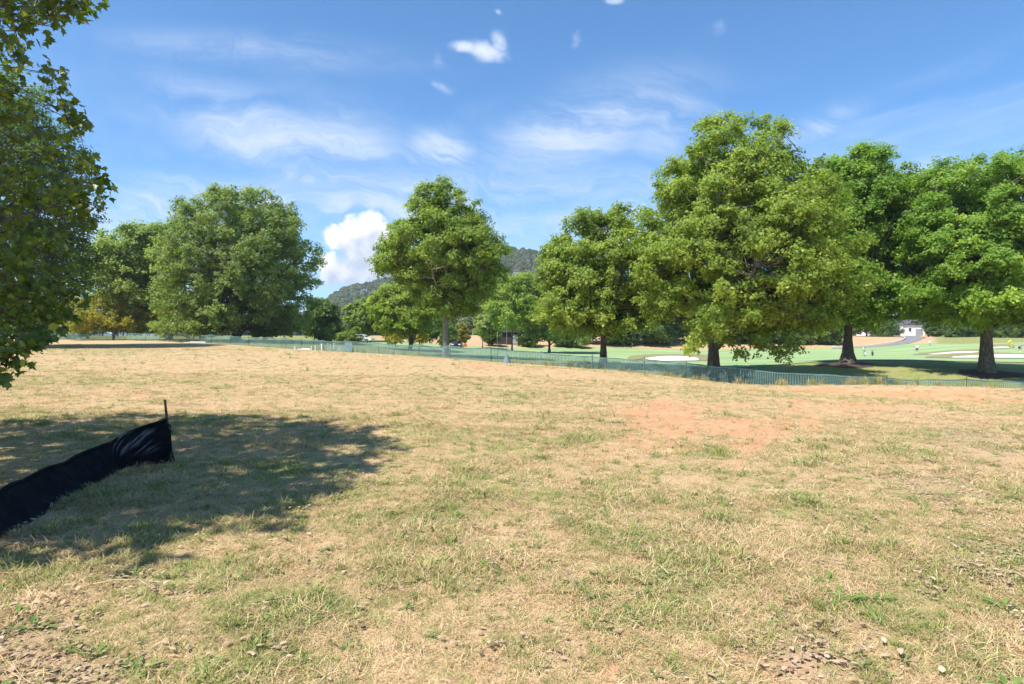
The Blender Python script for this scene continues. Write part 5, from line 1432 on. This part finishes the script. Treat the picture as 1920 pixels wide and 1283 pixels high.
    for (u0, u1, n, dd) in ((1290, 1330, 8, -.6), (1370, 1400, 6, -2.0), (1450, 1480, 9, -3.5), (1515, 1545, 12, -4.0), (1580, 1660, 18, -4.6), (1680, 1690, 4, -4.6), (1715, 1720, 3, -4.6), (1740, 1900, 8, -4.8), (560, 760, 16, .5), (960, 1120, 14, -.3), (1000, 1300, 16, -.2)):
        for q in range(n):
            u = rng.uniform(u0, u1); d = float(np.interp(u, [t[0] for t in FENCE], [t[1] for t in FENCE])) + dd + rng.normal(0, .25)
            P.append(((u - CU) / F * d, d))
    P = np.array(P); n = len(P)
    scatter('fence_weeds', 'ragged weeds growing along the foot of the net fence', 'weeds', np.column_stack([P, terrain(P[:, 0], P[:, 1])]), np.column_stack([np.zeros(n), np.zeros(n), rng.uniform(0, 6.28, n)]),
            rng.uniform(.4, 1.0, n), rng.integers(0, 3, n), ws)
build_grass()

# single broad leaved weeds that stand out in the foreground
def weed(label, u, v, nleaf, ln, wd, seed):
    rng = np.random.default_rng(seed); x, y = ground_hit(u, v); z = gz(x, y)
    r = tag(empty('weed', (x, y, z)), label, 'weed', 'broad leaved weeds in the foreground')
    for k in range(nleaf):
        V, Fc, T = broad_leaf_geo(rng, 1, ln * .75, wd); a = k * 2.4
        ca, sa = math.cos(a), math.sin(a); V = np.column_stack([V[:, 0] * ca - V[:, 1] * sa, V[:, 0] * sa + V[:, 1] * ca, V[:, 2]])
        link('leaf', np_mesh('leaf', V, Fc, smooth=True, attrs={'tint': T}), BROAD, r)
weed('broad leaved weed among dead leaves in the bottom left corner', 62, 1186, 8, .17, .12, 1)
weed('broad leaved weed at the bottom edge, left of the tall green tuft', 180, 1238, 7, .12, .15, 2)
weed('upright leafy weed at the bottom edge below the fabric fence', 262, 1258, 10, .16, .09, 3)
weed('small dark rosette in the shade edge right of the fabric fence', 500, 1130, 7, .10, .12, 4)
weed('spreading weed at the bottom edge, a third of the way across', 385, 1255, 8, .13, .10, 5)
weed('flat pale green weed in the bottom right quarter', 1565, 1122, 6, .15, .16, 6)
weed('bright green weed near the bottom right edge', 1612, 1250, 8, .10, .14, 7)
weed('long leaved pale weed right of the flat pale green one', 1640, 1128, 6, .18, .09, 8)
weed('leafy weed at the lower right edge', 1880, 1140, 9, .15, .10, 9)
weed('low weed at the right edge beside the leaf litter', 1790, 960, 7, .13, .11, 10)

# long dry stalks lying in the left foreground
def stalk(label, pts, rad=.0028):
    P = []
    for (u, v, h) in pts:
        x, y = ground_hit(u, v); P.append(Vector((x, y, gz(x, y) + h)))
    q = []
    for i in range(len(P) - 1):
        for t in (0, .33, .66): q.append(P[i].lerp(P[i + 1], t))
    q.append(P[-1]); o0 = q[0].copy()
    r = tag(empty('dry_stalk', o0), label, 'dry stalk', 'dry stalks lying in the foreground')
    MB().tube([p - o0 for p in q], [rad * (1 - .6 * i / len(q)) for i in range(len(q))], 5).build('stem', STRAWM, r)
    MB().tube([q[-1] - o0, q[-1] - o0 + Vector((.02, .01, -.004)), q[-1] - o0 + Vector((.05, .015, -.01))], [rad * .5, rad * 1.5, rad * .3], 5).build('seed_head', STRAWM, r)
STRAWM = plain('dry_stem', (.60, .47, .27), .7, var=.15, scale=40)
stalk('long arching dry stalk at the shade edge below the fabric fence', [(160, 1102, .0), (215, 1102, .05), (260, 1106, .05), (300, 1118, .01)])
stalk('straight dry stalk crossing under the arching one', [(235, 1138, .0), (262, 1122, .03), (288, 1106, .04)])
stalk('dry stalk lying in the shade right of the fabric fence', [(330, 985, .01), (365, 984, .02), (395, 987, .01)])
stalk('short dry stalk in the shade above the arching one', [(195, 1066, .01), (235, 1065, .02), (272, 1064, .01)])

# ------------------------------------------------------------------ the hazy air
hz = MB().box((0, 900, 88), (5200, 4400, 196)).build('haze', None)
hm = bpy.data.materials.new('haze'); hm.use_nodes = True; nt = hm.node_tree; nt.nodes.clear()
pv = nt.nodes.new('ShaderNodeVolumePrincipled'); pv.inputs['Color'].default_value = (.80, .89, 1.0, 1); pv.inputs['Density'].default_value = .00022; pv.inputs['Anisotropy'].default_value = .2
ou = nt.nodes.new('ShaderNodeOutputMaterial'); nt.links.new(pv.outputs[0], ou.inputs['Volume'])
hz.data.materials.append(hm)
tag(hz, 'thin bluish air in front of the far hill', 'haze', kind='stuff')
